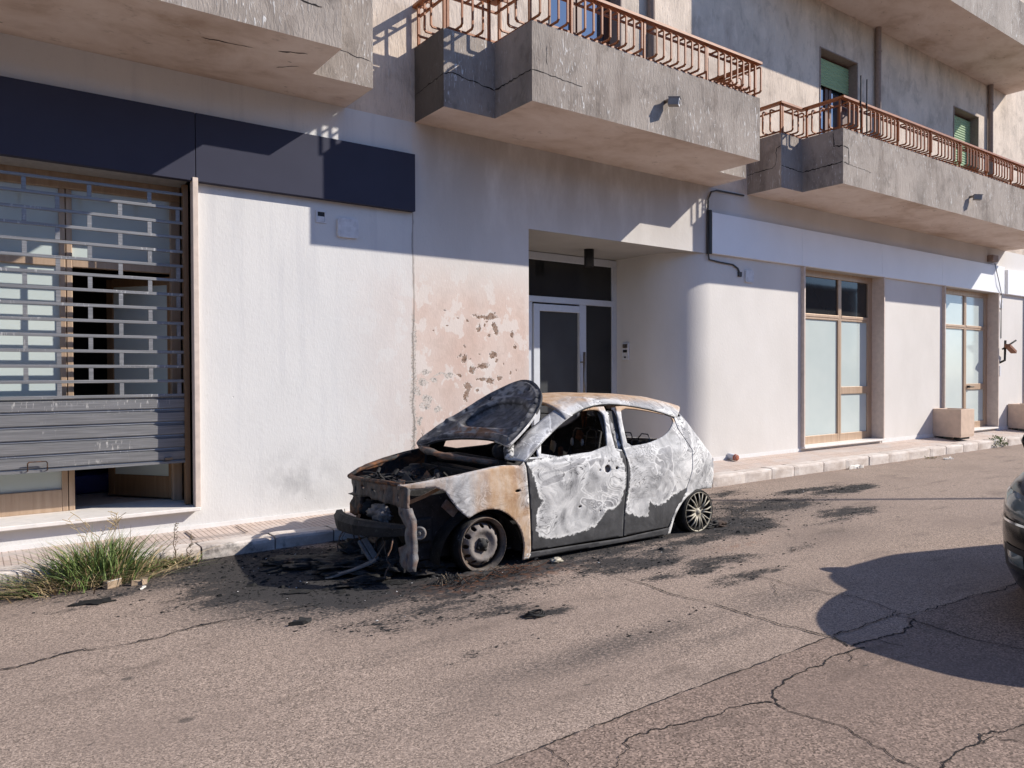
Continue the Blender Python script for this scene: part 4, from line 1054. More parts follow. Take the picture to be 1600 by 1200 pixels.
# older, browner asphalt beyond the trench seam
sm = dens(SEAM, .06, False)
sm = [(x, y + .012 * (vnoise(np.array([x * 14.]), np.array([3.]), 4)[0] - .5)) for x, y in sm]
poly = [(-1, 2.30)] + sm + [(4.25, 2.28), (4.5, 2.25), (4.66, 2.29), (4.78, 2.36), (5.2, 2.34), (5.6, 2.32), (6.3, 2.28), (8, 2.2), (8, -1), (-1, -1)]
V2, F2 = panel(poly, [], .25, .08)
mb.add([(p[0], p[1], .004) for p in V2], F2, 1)
for c in CRACKS:
    big = len(c) > 4
    pts = [Vector((x, y, .0075)) for x, y in c]
    P = dens([tuple(p) for p in pts], .05, False)
    P = [(x + .03 * (random.random() - .5), y + .03 * (random.random() - .5), z) for x, y, z in P]
    ribbon(mb, P, (0, 0, 1), (.0105 if big else .005) * random.uniform(.75, 1.1), 2, .005, .014)
ribbon(mb, [(x, y, .0075) for x, y in sm], (0, 0, 1), .007, 2, .004, .03)
road = mb.build('road', [M['road'], M['road2'], M['crack']]); tag(road, kind='structure')

def zk(x): return .112 + .045 * sstep(4, 9, np.asarray(x, float))
def zw(x): return .122 + .105 * sstep(3.6, 9.3, np.asarray(x, float))
mb = MB()
def pz(X, Y): return zk(X) + (zw(X) - zk(X)) * np.clip((Y - 6.8) / .55, 0, 1) - .004
gridmesh(mb, -2, 11, 6.80, 7.36, .04, pz, 0, lambda X, Y: dict(soot=soot(X, Y) * .9))
mb.add([(-40, 6.80, .108), (-2, 6.80, .108), (-2, 7.36, .118), (-40, 7.36, .118)], [(0, 1, 2, 3)])
mb.add([(11, 6.80, .153), (60, 6.80, .153), (60, 7.36, .223), (11, 7.36, .223)], [(0, 1, 2, 3)])
# inspection cover set in the tiles
mb.add([(1.60, 6.90, .1225), (1.62, 6.90, .1225), (1.62, 7.25, .1265), (1.60, 7.25, .1265)], [(0, 1, 2, 3)], 1)
mb.add([(2.05, 6.90, .1225), (2.065, 6.90, .1225), (2.065, 7.25, .1265), (2.05, 7.25, .1265)], [(0, 1, 2, 3)], 1)
mb.add([(1.62, 6.90, .1225), (2.05, 6.90, .1225), (2.05, 6.915, .1227), (1.62, 6.915, .1227)], [(0, 1, 2, 3)], 1)
tag(mb.build('pavement', [M['tiles'], M['kjoint']]), kind='structure')
mb = MB()
x = -9.0; i = 0
while x < 32:
    L = random.choice((.62, .7, .78, .55)); g = .007
    za = float(zk(x)) + random.uniform(-.006, .006); zb = float(zk(x + L)) + random.uniform(-.006, .006); yo = random.uniform(-.008, .008)
    n = 9; v = []
    for s in range(n):
        t = s / (n - 1); xx = x + g + (L - 2 * g) * t; zz = za + (zb - za) * t
        w = .008 * (vnoise(np.array([xx * 7.]), np.array([1.5]), 6)[0] - .5)
        e = .022 if s in (0, n - 1) else 0
        v += [(xx, 6.605 + yo + w + e * .4, -.1), (xx, 6.60 + yo + w + e * .4, zz - .035), (xx, 6.607 + yo + w, zz - .014 - e * .3), (xx, 6.63 + yo, zz - e * .25), (xx, 6.806, zz - e * .2), (xx, 6.806, -.1)]
    f = [(s * 6 + j, (s + 1) * 6 + j, (s + 1) * 6 + j + 1, s * 6 + j + 1) for s in range(n - 1) for j in range(5)]
    f += [(0, 1, 2, 3, 4, 5), tuple(range((n - 1) * 6 + 5, (n - 1) * 6 - 1, -1))]
    xs = np.array([p[0] for p in v]); ys = np.array([p[1] for p in v])
    mb.add(v, f, 0, False, dict(soot=soot(xs, ys) * .8))
    x += L
mb.box(-9, 32, 6.625, 6.80, -.1, .098, 1)
tag(mb.build('kerb', [M['kerb'], M['kjoint']]), kind='structure')

# ---------------------------------------------------------------- charred crumbs on the road
def crumbs(n, lo, hi, flat, test, mat, name, label):
    mb = MB(); k = 0
    X = rng.uniform(.3, 10.5, n * 18); Y = rng.uniform(2.2, 6.58, n * 18); S = soot(X, Y)
    keep = rng.uniform(0, 1, n * 18) < test(S); X, Y = X[keep][:n], Y[keep][:n]
    for x, y in zip(X, Y):
        r = lo * (hi / lo) ** (random.random() ** 2.2); a = random.random() * 6.28; m = random.choice((4, 5, 6)); st = random.uniform(1, 2.2)
        base = []; top = []
        for j in range(m):
            t = a + 6.283 * j / m; q = r * random.uniform(.6, 1.2)
            dx, dy = q * math.cos(t) * st, q * math.sin(t)
            base.append((x + dx, y + dy, .002)); top.append((x + dx * .6 + random.uniform(-.2, .2) * r, y + dy * .6, .002 + r * flat * random.uniform(.4, 1.3)))
        mb.add(base + top, [tuple(range(m, 2 * m))] + [(j, (j + 1) % m, m + (j + 1) % m, m + j) for j in range(m)])
    o = mb.build(name, mat); tag(o, label, None, None, 'stuff'); return o
crumbs(13000, .0018, .013, .38, lambda S: np.clip(S * 1.2 - .16, .004, 1) ** 1.5, M['debris'], 'charred_debris', 'black charred crumbs strewn over the road around the burnt car')
crumbs(170, .010, .030, .7, lambda S: np.clip(S * 1.5 - .75, 0, 1) ** 1.5, M['debris'], 'charred_lumps', 'larger black burnt lumps lying in the sootiest patches of road')
crumbs(260, .002, .009, .6, lambda S: np.clip(S * 1.2 - .30, .001, 1) ** 2, M['ash'], 'ash_debris', 'pale ash flakes and glass crumbs among the soot')
# ================================================================ BURNT CAR
YC = 5.64
car = empty('burnt_car', (4.4, YC, 0), 'burnt-out white-ash small hatchback with its sooty bonnet thrown open', 'car')
def yb(x, z):
    x = np.asarray(x, float); z = np.asarray(z, float)
    y = 4.83 + 0 * x
    t = np.maximum(0, z - .80); y = y + .30 * t + .25 * t * t
    t = np.maximum(0, .35 - z); y = y + .3 * t * t
    y = y - .02 * np.exp(-((z - .62) / .16) ** 2)
    t = np.maximum(0, 3.3 - x); y = y + .14 * t * t / .49
    t = np.maximum(0, x - 5.2); y = y + .16 * (t / .9) ** 2
    return y
def side(name, outline, holes, mat, white, rust=None, char=None, inset=0, far=False, res=.014, thick=.012, extra=None):
    V2, F2 = panel(outline, holes, res)
    x, z = V2[:, 0], V2[:, 1]; y = yb(x, z) + inset
    # dents left by the heat
    y = y + .012 * (fbm(x * 2.6, z * 3.2, 3, 61) - .5)
    at = dict(white=white(x, z), rust=rust(x, z) if rust else 0 * x, char=char(x, z) if char else 0 * x)
    mb = MB()
    if far: mb.add(np.stack([x, 2 * YC - y, z], -1), F2[:, ::-1], 0, True, at)
    else: mb.add(np.stack([x, y, z], -1), F2, 0, True, at)
    if extra: extra(mb)
    return mb.build(name, mat, car, solid=thick)
def circ(cx, cz, rx, rz, n=18): return [(cx + rx * math.cos(2*math.pi*i/n), cz + rz * math.sin(2*math.pi*i/n)) for i in range(n)]
def one(x, z): return 0 * x + .3
def dripz(x): return np.interp(x, [p[0] for p in DRIP], [p[1] for p in DRIP])

FW = smooth_poly(FWIN, 1); RW = smooth_poly(RWIN, 1)
# --- front wing
fen = [(3.632, .836)] + FTOP[0:1] + FTOP[1:] + FFRONT + smooth_poly(FARCH, 1, False)[1:] + [(3.69, .041), (3.706, .107), (3.690, .252), (3.677, .436), (3.655, .621), (3.645, .789)]
def wing_flange(mb):
    P = smooth_poly(FTOP, 2, False); v = []
    for x, z in P:
        y = float(yb(x, z)); v += [(x, y, z), (x, y + .02, z + .006), (x + .02, y + .085, z - .004), (x + .02, y + .09, z - .04)]
    n = len(P); xs = np.array([p[0] for p in v])
    mb.add(v, [(i*4+j, i*4+j+1, (i+1)*4+j+1, (i+1)*4+j) for i in range(n-1) for j in range(3)], 0, True, dict(white=0*xs + .3, rust=0*xs + .5, char=0*xs))
wing = side('front_wing', fen, [circ(3.555, .612, .028, .011)], M['burnt'], one,
     lambda x, z: np.clip(.80 * np.exp(-((x - 3.40 - .12 * (.6 - z)) / .19) ** 2) + .40 * sstep(3.05, 2.7, x) + .30 + .4 * sstep(.50, .44, z) * sstep(3.2, 3.5, x), 0, 1),
     lambda x, z: .25 * sstep(2.8, 2.6, x), extra=wing_flange)
# --- front door
top = [p for p in DRIP if 3.7 < p[0] < 4.64]
fd = FDOOR_F[::-1] + [(x, z - .012) for x, z in top] + GAPM + [(4.21, .097)]
holes = [FW, circ(4.527, .713, .036, .034), circ(4.438, .709, .010, .009), circ(4.640, .711, .019, .013), circ(4.449, .352, .008, .006), circ(4.216, .413, .017, .008), [(3.70, .865), (3.785, .865), (3.79, .965), (3.735, .92)]]
def door_rust(x, z): return np.clip(.9 * sstep(.05, .01, np.abs(dripz(x) - .03 - z)) * sstep(.9, 1.0, z) + .12 * sstep(.9, 1.0, z), 0, 1)
side('front_door', fd, holes, M['burnt'], lambda x, z: np.where(z > .86, .2, sdf(x, z, WH_F)), door_rust)
mb = MB(); mb.lathe([(0, .0), (.028, .002), (.036, -.006)], (4.527, float(yb(4.527, .713)) + .022, .713), (0, 1, 0), 18)
mb.at = {}; hp = mb.build('handle_recess', M['greymetal'], car)
# --- rear door
topr = [p for p in DRIP if 4.79 < p[0] < 5.53]
gl = [(x + .009, z) for x, z in GAPM[5:]]
rd = [(4.806, 1.242), (4.79, 1.162), (4.765, 1.005), (4.752, .883)] + gl + [(5.33, .100), (5.375, .18), (5.43, .275), (5.52, .355), (5.588, .40)] + [(x - .006, z) for x, z in GAPR[::-1]] + [(x, z - .012) for x, z in topr[::-1]]
side('rear_door', rd, [RW], M['burnt'], lambda x, z: np.where(z > .88, .2, sdf(x, z, WH_R)), door_rust)
# --- body side: sill, arch lip, rear quarter
ar = smooth_poly(RARCH, 1, False)
qt = [(3.633, .041), (4.711, .033), (5.327, .021)] + ar + TAIL[::-1][1:] + [(5.549, 1.128)] + [(x + .006, z) for x, z in GAPR] + [(5.597, .40), (5.53, .362), (5.44, .283), (5.385, .185), (5.345, .09), (4.733, .07), (4.213, .082), (3.72, .092), (3.66, .09)]
def qwhite(x, z):
    lip = .03 - segdist(x, z, ar)
    q = np.where(x > 5.55, np.minimum(.25, (z - .36) + (x - 5.6) * .35), -1)
    return np.maximum(np.maximum(q, lip), np.where(x < 3.8, .04 - (x - 3.66), -.035))
side('body_side', qt, [], M['burnt'], qwhite, lambda x, z: 0 * x + .06, lambda x, z: .45 * sstep(.45, .36, z) * sstep(5.7, 5.9, x))
# --- inner side behind the gaps, door pillars
side('inner_side', [(3.66, .10), (5.30, .08), (5.36, .2), (5.45, .32), (5.6, .42), (5.6, .86), (4.85, .86), (4.8, 1.2), (4.60, 1.2), (4.6, .84), (3.72, .80)], [], M['burnt'], lambda x, z: np.where(z > .84, .02 - np.abs(x - 4.70 - .12 * (1.2 - z)), -.2), None, lambda x, z: .6 + 0 * x, inset=.035, res=.03)
far_o = [(3.63, .10), (3.63, .83)] + [(x, z) for x, z in DRIP] + TAIL[2:8] + [(6.1, .4), (5.9, .42), (5.7, .40), (5.45, .3), (5.34, .08)]
FWf = [(x, z - .055 * float(sstep(1.05, .9, z))) for x, z in FW]
side('far_side', far_o, [FWf, RW], M['char'], one, None, None, far=True, res=.04, thick=.03)
fenf = [(3.632, .836), (3.406, .80), (3.187, .757), (3.0, .712), (2.84, .65), (2.86, .58), (3.02, .50), (3.2, .49), (3.42, .46), (3.55, .36), (3.63, .19), (3.633, .05), (3.70, .05), (3.69, .25), (3.655, .62)]
side('far_wing', fenf, [], M['charrust'], one, None, None, far=True, res=.04)
# --- A pillar
A = [p for p in smooth_poly(DRIP, 1, False) if p[0] < 4.30]
Bc = [(3.575, 5.00, .845), (3.62, 5.03, .905), (3.83, 5.06, 1.055), (4.01, 5.08, 1.158), (4.20, 5.09, 1.252)]
def lerp_path(P, t):
    P = np.array(P, float); d = np.r_[0, np.cumsum(np.linalg.norm(np.diff(P, axis=0), axis=1))]; d /= d[-1]
    return np.stack([np.interp(t, d, P[:, k]) for k in range(P.shape[1])], -1)
tt = np.linspace(0, 1, 40)
a3 = lerp_path([(x, float(yb(x, z)) - .004, z) for x, z in A], tt); b3_ = lerp_path(Bc, tt)
for far in (0, 1):
    mb = MB(); v = []
    for i in range(40):
        for j in range(7):
            s = j / 6; p = a3[i] * (1 - s) + b3_[i] * s; p = p + np.array([-.3, -.8, .5]) * .009 * math.sin(s * math.pi)
            if far: p = np.array([p[0], 2 * YC - p[1], p[2]])
            v.append(p)
    f = [(i*7+j, i*7+j+1, (i+1)*7+j+1, (i+1)*7+j) for i in range(39) for j in range(6)]
    if not far: f = [q[::-1] for q in f]
    X = np.array([p[0] for p in v])
    mb.add(v, f, 0, True, dict(white=0 * X + .3, rust=.22 + 0 * X, char=0 * X))
    mb.build('windscreen_pillar', M['char'] if far else M['burnt'], car, solid=.012)
# --- roof
ns, ntv = 60, 61
v = []; wr = []
for i in range(ns):
    s = i / (ns - 1)
    xe = 4.17 + (5.60 - 4.17) * s; xc = 4.10 + (6.20 - 4.10) * s
    ze = float(dripz(min(xe, 5.49))) - max(0, xe - 5.49) * .25 + .004; ye = float(yb(xe, ze)) - .004
    zc = float(np.interp(xc, [4.10, 4.42, 4.93, 5.23, 5.65, 6.07, 6.30, 6.41], [1.31, 1.352, 1.356, 1.343, 1.305, 1.235, 1.18, 1.11]))
    for j in range(ntv):
        t = -1 + 2 * j / (ntv - 1); at_ = abs(t)
        x = xc + (xe - xc) * at_ ** 1.6; z = ze + (zc - ze) * (1 - at_ ** 3.4) ** .75; y = YC + (YC - ye) * t
        z += .010 * (float(fbm(np.array([x * 3.]), np.array([y * 3.]), 2, 71)[0]) - .5)
        v.append((x, y, z)); wr.append(np.clip((1 - at_ ** 2.2) * 1.5, 0, 1) * (.80 + .25 * (1 - s)))
f = [(i*ntv+j, (i+1)*ntv+j, (i+1)*ntv+j+1, i*ntv+j+1) for i in range(ns-1) for j in range(ntv-1)]
mb = MB(); wr = np.array(wr); mb.add(v, f, 0, True, dict(white=0 * wr + .3, rust=wr, char=0 * wr))
mb.build('roof', M['burnt'], car, solid=.02)
# drip channel shadow line: a dark rubberless gutter above the doors
mb = MB(); mb.tube([(x, float(yb(x, z)) + .004, z - .004) for x, z in smooth_poly(DRIP, 1, False)], .008, 6); mb.build('roof_gutter', M['char'], car)
# --- tailgate and rear end
v = []; TP = [p for p in TAIL if p[1] < .86]
for x, z in TP:
    y0 = float(yb(x, z))
    for j in range(21):
        t = -1 + j / 10; v.append((x + .22 * (1 - t * t) - .02, YC + (YC - y0 - .01) * t, z))
n = len(TP); f = [(i*21+j, i*21+j+1, (i+1)*21+j+1, (i+1)*21+j) for i in range(n-1) for j in range(20)]
mb = MB(); X = np.array([p[0] for p in v]); mb.add(v, f, 0, True, dict(white=0*X + .2, rust=0*X + .3, char=0*X)); mb.build('tailgate', M['burnt'], car, solid=.02)
for s in (0, 1):
    v = []; P = lerp_path([(x, float(yb(x, z)), z) for x, z in TAIL[1:8]], np.linspace(0, 1, 24))
    for p in P:
        for k in range(6):
            t = k / 5; q = p + np.array([.11 * t + .02 * math.sin(t * 3.1), .20 * t - .01 * math.sin(t * 3.1), .02 * math.sin(t * 3.1)])
            if s: q[1] = 2 * YC - q[1]
            v.append(q)
    f = [(a*6+k, (a+1)*6+k, (a+1)*6+k+1, a*6+k+1) for a in range(23) for k in range(5)]
    X = np.zeros(len(v)); mb = MB(); mb.add(v, f, 0, True, dict(white=X + .3, rust=X + .1, char=X)); mb.build('rear_pillar', M['char'] if s else M['burnt'], car, solid=.02)
# --- floor, bulkhead, wheel houses, inner wings
mb = MB(); mb.box(3.4, 6.0, 5.02, 6.26, .10, .13); mb.build('floor_pan', M['char'], car)
mb = MB(); mb.box(3.50, 3.53, 5.0, 6.28, .12, .70); mb.build('bulkhead', M['char'], car)
MB().box(2.72, 3.5, 5.07, 5.10, .12, .66).build('inner_wing', M['char'], car); MB().box(2.80, 3.5, 6.18, 6.21, .12, .64).build('inner_wing', M['char'], car)
for cx, yy in ((3.26, 4.93), (5.79, 4.95)):
    mb = MB(); v = []
    for i in range(25):
        a = (math.pi * i / 24) if cx < 4 else (math.pi * (.30 + .70 * i / 24))
        q = 1 if cx < 4 else .86; v += [(cx + .385 * q * math.cos(a), yy - .04, .10 + .375 * math.sin(a) * (.98 if cx < 4 else .76)), (cx + .36 * q * math.cos(a), yy + .30, .10 + .36 * math.sin(a) * (.98 if cx < 4 else .76))]
    mb.add(v, [(2*i, 2*i+1, 2*i+3, 2*i+2) for i in range(24)], 0, True)
    x1 = cx + (.4 if cx < 4 else .28); mb.add([(cx - .4, yy + .30, 0.04), (x1, yy + .30, .04), (x1, yy + .30, .42), (cx - .4, yy + .30, .42)], [(0, 1, 2, 3)])
    mb.build('wheel_house', M['tyre'], car)
# --- front end: slam panel, posts, bumper beam
M['slam'] = mk_char('scorched_slam_panel', (.025, .024, .024), (.11, .10, .095), .6)
FA = np.array([2.62, 5.05]); FT = np.array([2.74 - 2.62, 6.2 - 5.05]); FT = FT / np.linalg.norm(FT)
def fplane(name, outl, mat, off=0, thick=.025, holes=()):
    outl = dens(outl, .025); q = np.array(outl); outl = [tuple(p) for p in q + .020 * (np.stack([fbm(q[:, 0] * 22 + 5, q[:, 1] * 22, 3, 82), fbm(q[:, 0] * 22, q[:, 1] * 22 + 9, 3, 83)], -1) - .5)]
    V2, F2 = panel(outl, holes, .02, .03); s, z = V2[:, 0], V2[:, 1]
    wob = .05 * (fbm(s * 7, z * 7, 4, 81) - .5)
    nx, ny = -FT[1], FT[0]
    x = FA[0] + FT[0] * s + nx * (off + wob); y = FA[1] + FT[1] * s + ny * (off + wob)
    mb = MB(); mb.add(np.stack([x, y, z], -1), F2[:, ::-1] if True else F2, 0, True)
    return mb.build(name, mat, car, solid=thick)
fplane('slam_panel', RADBEAM, M['slam'], holes=[circ(.80, .60, .035, .018), circ(.30, .62, .02, .02), circ(.55, .60, .05, .012), circ(.02, .62, .03, .03), circ(1.0, .55, .02, .03)])
fplane('front_post', NPOST, M['greymetal'], .01, .05, [circ(-.2, .2, .012, .03), circ(-.1, .52, .02, .015)]); fplane('front_post', FPOST, M['charrust'], .0, .04)
mb = MB()
rr = []
for i in range(15):
    t = i / 14; y = 5.06 + 1.16 * t
    x = float(np.interp(y, [5.06, 5.35, 5.65, 6.0, 6.22], [2.70, 2.60, 2.55, 2.57, 2.64]))
    zt = np.interp(t, [0, .3, .6, 1], [.40, .388, .375, .36]); zb_ = np.interp(t, [0, .2, .5, .85, 1], [.325, .285, .25, .225, .235])
    rr.append([(x - .03, y, zb_), (x - .045, y, (zt + zb_) / 2 + .02), (x - .03, y, zt - .02), (x - .02, y, zt), (x + .03, y, zt), (x + .03, y, zb_)])
mb.rings(rr, 0, False); mb.build('bumper_beam', M['char'], car, fix=True)
mb = MB(); mb.box(2.66, 2.72, 5.05, 6.15, .05, .10); mb.box(2.72, 2.78, 5.08, 5.13, .06, .3); mb.build('lower_beam', M['char'], car)
mb = MB(); mb.tube([(2.645, 5.07, .71), (2.66, 5.4, .695), (2.68, 5.8, .665), (2.73, 6.18, .645)], .018, 6); mb.tube([(2.73, 6.2, .645), (2.86, 6.27, .69), (3.1, 6.33, .74), (3.43, 6.36, .79)], .02, 6)
mb.build('bonnet_lip', M['charrust'], car)
mb = MB(); mb.tube([(2.67, 5.02, .575), (2.80, 4.99, .62), (2.93, 4.97, .675)], .018, 4, 0, False, True); mb.build('lamp_bracket', M['bronze'], car)
mb = MB(); Mx = Matrix.Translation((3.0, 4.945, .515)) @ Matrix.Rotation(R(42), 4, 'Y'); mb.box(-.07, .07, -.01, .01, -.035, .035, 0, Mx); mb.build('wing_bracket', M['greymetal'], car, bevel=.005)
mb = MB(); mb.lathe([(0, 0), (.014, 0), (.016, .012), (.034, .012), (.036, .002), (.05, .004), (.054, .02), (.05, .035), (0, .04)], (2.755, 4.985, .345), (.55, .83, 0), 28, 0); mb.build('horn', M['greymetal'], car, fix=True)
mb = MB(); mb.box(2.72, 2.90, 5.04, 5.09, .26, .44); mb.build('horn_bracket', M['char'], car, bevel=.01)
mb = MB(); mb.lathe([(0, 0), (.03, 0), (.035, .015), (.085, .015), (.09, .0), (.10, .004), (.10, .10), (0, .10)], (2.70, 5.42, .165), (.6, .8, 0), 28); mb.build('cooling_fan', M['char'], car, fix=True)
M['heap'] = mk_char('black_charred_heap', (.006, .006, .006), (.03, .029, .029), .15)
M['lining'] = mk_char('scorched_lining', (.07, .07, .075), (.20, .195, .195), .15)
# crumpled grey remains behind the beam
def crumple(name, c, r, mat, seed, amp=.3, parent=car, sub=4):
    bm = bmesh.new(); bmesh.ops.create_icosphere(bm, subdivisions=sub, radius=1)
    P = np.array([v.co[:] for v in bm.verts]); k = fbm(P[:, 0] * 2.3 + P[:, 2] * 3 + seed, P[:, 1] * 2.3 + P[:, 2] * 1.7, 4, seed)
    k2 = np.abs(np.sin((P[:, 0] + P[:, 1] * 1.7) * 7 + 6 * fbm(P[:, 0] * 2, P[:, 2] * 2 + P[:, 1], 3, seed + 5)))
    P = P * (1 + amp * (k - .5) * 2 + amp * .35 * (k2 - .5))[:, None] * np.array(r) + np.array(c)
    mb = MB(); mb.add(P, [[v.index for v in f.verts] for f in bm.faces], 0, True); bm.free()
    return mb.build(name, mat, parent)
crumple('crumpled_lining', (2.72, 5.58, .405), (.05, .17, .07), M['lining'], 3, .5)
crumple('washer_tank', (2.80, 5.95, .40), (.08, .08, .07), M['char'], 5, .2)
# --- engine bay
mb = MB()
mb.box(2.88, 3.32, 5.42, 5.95, .16, .54); mb.box(2.92, 3.28, 5.48, 5.9, .54, .62)
for k in range(4): mb.tube([(2.90, 5.50 + .12 * k, .56), (2.82, 5.50 + .12 * k, .60), (2.78, 5.50 + .12 * k, .52)], .025, 8)
mb.build('engine', M['char'], car, bevel=.02)
mb = MB()
mb.box(2.92, 3.18, 5.16, 5.38, .42, .60); mb.box(2.94, 3.16, 5.18, 5.36, .60, .63)
mb.build('battery_tray', M['charrust'], car, bevel=.01)
for yy in (5.17, 6.1):
    mb = MB(); mb.lathe([(0, .0), (.05, 0), (.055, .02), (.10, .03), (.12, .09)], (3.33, yy, .72), (0, 0, -1), 20); mb.build('strut_tower', M['char'], car, fix=True)
mb = MB(); rs = random.Random(5)
for k in range(70):
    p = Vector((rs.uniform(2.75, 3.42), rs.uniform(5.14, 6.15), rs.uniform(.50, .68))); pts = [p]
    d = Vector((rs.uniform(-1, 1), rs.uniform(-1, 1), rs.uniform(-.2, .2))).normalized()
    for j in range(5):
        d = (d + Vector((rs.uniform(-.5, .5), rs.uniform(-.5, .5), rs.uniform(-.25, .25)))).normalized()
        q = pts[-1] + d * rs.uniform(.04, .10); q.x = min(max(q.x, 2.74), 3.46); q.y = min(max(q.y, 5.12), 6.16); q.z = min(max(q.z, .46), .70); pts.append(q)
    mb.tube(pts, rs.choice((.004, .005, .007, .012)), 5, rs.choice((0, 0, 0, 1, 2)))
mb.build('wiring_loom', [M['char'], M['charrust'], M['greymetal']], car)
mb = MB()
for k in range(60):
    c = (rs.uniform(2.78, 3.42), rs.uniform(5.15, 6.12), rs.uniform(.50, .69))
    Mx = Matrix.Translation(c) @ Matrix.Rotation(rs.uniform(0, 3), 4, Vector((rs.random(), rs.random(), rs.random())).normalized())
    a, b, cc = rs.uniform(.02, .07), rs.uniform(.02, .06), rs.uniform(.005, .03); mb.box(-a, a, -b, b, -cc, cc, rs.choice((0, 0, 0, 1, 2)), Mx)
mb.build('engine_remains', [M['char'], M['charrust'], M['slam']], car, bevel=.004)
# --- loose wires and torn strips hanging from the nose
for k in range(16):
    mb = MB(); x, y = rs.uniform(2.58, 2.78), rs.uniform(5.08, 6.05); z = rs.uniform(.24, .42); pts = [Vector((x, y, z))]
    while pts[-1].z > .02 and len(pts) < 9:
        q = pts[-1] + Vector((rs.uniform(-.03, .03), rs.uniform(-.03, .03), -rs.uniform(.03, .07))); q.z = max(q.z, .01); pts.append(q)
    if k % 3: mb.tube(pts, rs.choice((.003, .004, .006)), 5)
    else:
        w = rs.uniform(.01, .025); mb.add([p + Vector((0, s * w * rs.uniform(.5, 1.2), 0)) for p in pts for s in (-1, 1)], [(2*i, 2*i+1, 2*i+3, 2*i+2) for i in range(len(pts) - 1)])
    mb.build('hanging_strip' if k % 3 == 0 else 'hanging_wire', rs.choice((M['char'], M['charrust'], M['slam'])), car)
for k, (c, r) in enumerate((((2.72, 5.3, .03), (.17, .16, .09)), ((2.66, 5.75, .03), (.18, .22, .11)), ((2.42, 5.6, .02), (.22, .25, .06)), ((2.95, 5.1, .02), (.2, .14, .07)), ((2.35, 5.15, .0), (.18, .1, .035)), ((2.2, 5.95, .0), (.25, .2, .045)), ((6.1, 4.93, .0), (.16, .07, .045)), ((3.05, 4.78, .0), (.22, .05, .03)))):
    crumple('charred_heap', c, r, M['heap'], 21 + k, .8, car, 5)
# --- scuttle bar under the windscreen
mb = MB()
rr = []
for i in range(25):
    t = i / 24; y = 5.08 + 1.14 * t; x = 3.50 - .14 * math.sin(math.pi * t) - .04 * t; z = .815 + .02 * math.sin(math.pi * t) + .05 * t ** 3
    q = .55 + .5 * float(vnoise(np.array([y * 9.]), np.array([2.]), 5)[0]); rr.append([(x - .02, y, z - .03 * q), (x - .03, y, z), (x - .01, y, z + .022 * q), (x + .05, y, z + .025 * q), (x + .06, y, z - .02)])
mb.rings(rr, 0, True); mb.build('scuttle_panel', M['slam'], car, fix=True)
mb = MB(); mb.tube([(3.60, 4.99, .845), (3.62, 5.03, .91), (3.66, 5.08, .95)], .045, 8); mb.build('hinge_mount', M['burnt'], car)
mb = MB(); mb.lathe([(0, 0), (.06, .0), (.07, .02), (.06, .04), (0, .04)], (3.60, 5.12, .90), (.4, .9, .1), 20); mb.build('wiper_motor', M['char'], car, fix=True)
# --- bonnet
HC, HE, HD = (np.array(k, float) for k in (HOOD_C, HOOD_E, HOOD_D)); HN = np.cross(HE, HD); HN /= np.linalg.norm(HN)
ho = smooth_poly(HOOD, 2); rec = smooth_poly(HOODREC, 2)
V2, F2 = panel(ho, [], .013)
e_, d_ = V2[:, 0], V2[:, 1]
sr = sdf(e_, d_, rec); so = segdist(e_, d_, ho, True)
dome = .05 * (1 - (e_ / .75) ** 2) * sstep(-.2, .9, d_) + .02 * np.sin(d_ * 3)
dep = dome + .05 * sstep(-.012, .03, sr) + .012 * sstep(.0, .035, so) * 0 - .022 * np.exp(-((so - .055) / .02) ** 2) - .020 * np.exp(-((sr + .05) / .022) ** 2) - .012 * np.exp(-((d_ - .19 - .03 * e_) / .03) ** 2) * (so > .05)
dep = dep + .010 * (fbm(e_ * 9, d_ * 9, 4, 91) - .5)
slot_creases = np.zeros_like(e_)
for cx, cy, rx, ry, an in ((-.55, .50, .012, .03, 0), (-.50, .60, .012, .03, .3), (-.33, .70, .012, .035, .6), (.05, .78, .05, .018, .1), (.42, .62, .03, .01, .7), (.55, .40, .03, .01, 1.0), (-.62, .36, .008, .008, 0), (-.02, .83, .03, .02, .4), (-.42, .62, .02, .012, .5), (.25, .72, .03, .012, -.4)):
    c, s = math.cos(an), math.sin(an); u = (e_ - cx) * c + (d_ - cy) * s; w = -(e_ - cx) * s + (d_ - cy) * c
    slot_creases = np.maximum(slot_creases, sstep(1.15, .8, np.hypot(u / rx, w / ry)))
slot_creases = np.maximum(slot_creases, .85 * sstep(.013, .004, np.abs(sr + .004)))  # dark line round the recess: crease shade put into the colour
slot_creases = np.maximum(slot_creases, .6 * sstep(.012, .004, np.abs(so - .028)) * (fbm(e_ * 5, d_ * 5, 3, 96) > .4))  # broken dark line inside the rim, also crease shade in the colour
ridge_light = sstep(.50, .66, fbm(e_ * 13, d_ * 22, 4, 97)) * np.maximum(sstep(.03, .06, so) * sstep(-.005, -.03, sr), .35 * (sr > 0))  # pale flecks on the raised band: relief highlights put into the colour
dep = dep + .015 * slot_creases
P = HC + np.outer(e_, HE) + np.outer(d_, HD) + np.outer(dep, HN)
rustm = np.clip(sstep(-.06, .06, sdf(e_, d_, HOODRUST)) * (.4 + .9 * fbm(e_ * 3, d_ * 16, 4, 93)), 0, 1)
hm = M['hoodm']
nt = hm.node_tree; bs = nt.nodes['Principled BSDF']; old = bs.inputs['Base Color'].links[0].from_socket
at = nt.nodes.new('ShaderNodeAttribute'); at.attribute_name = 'rust'
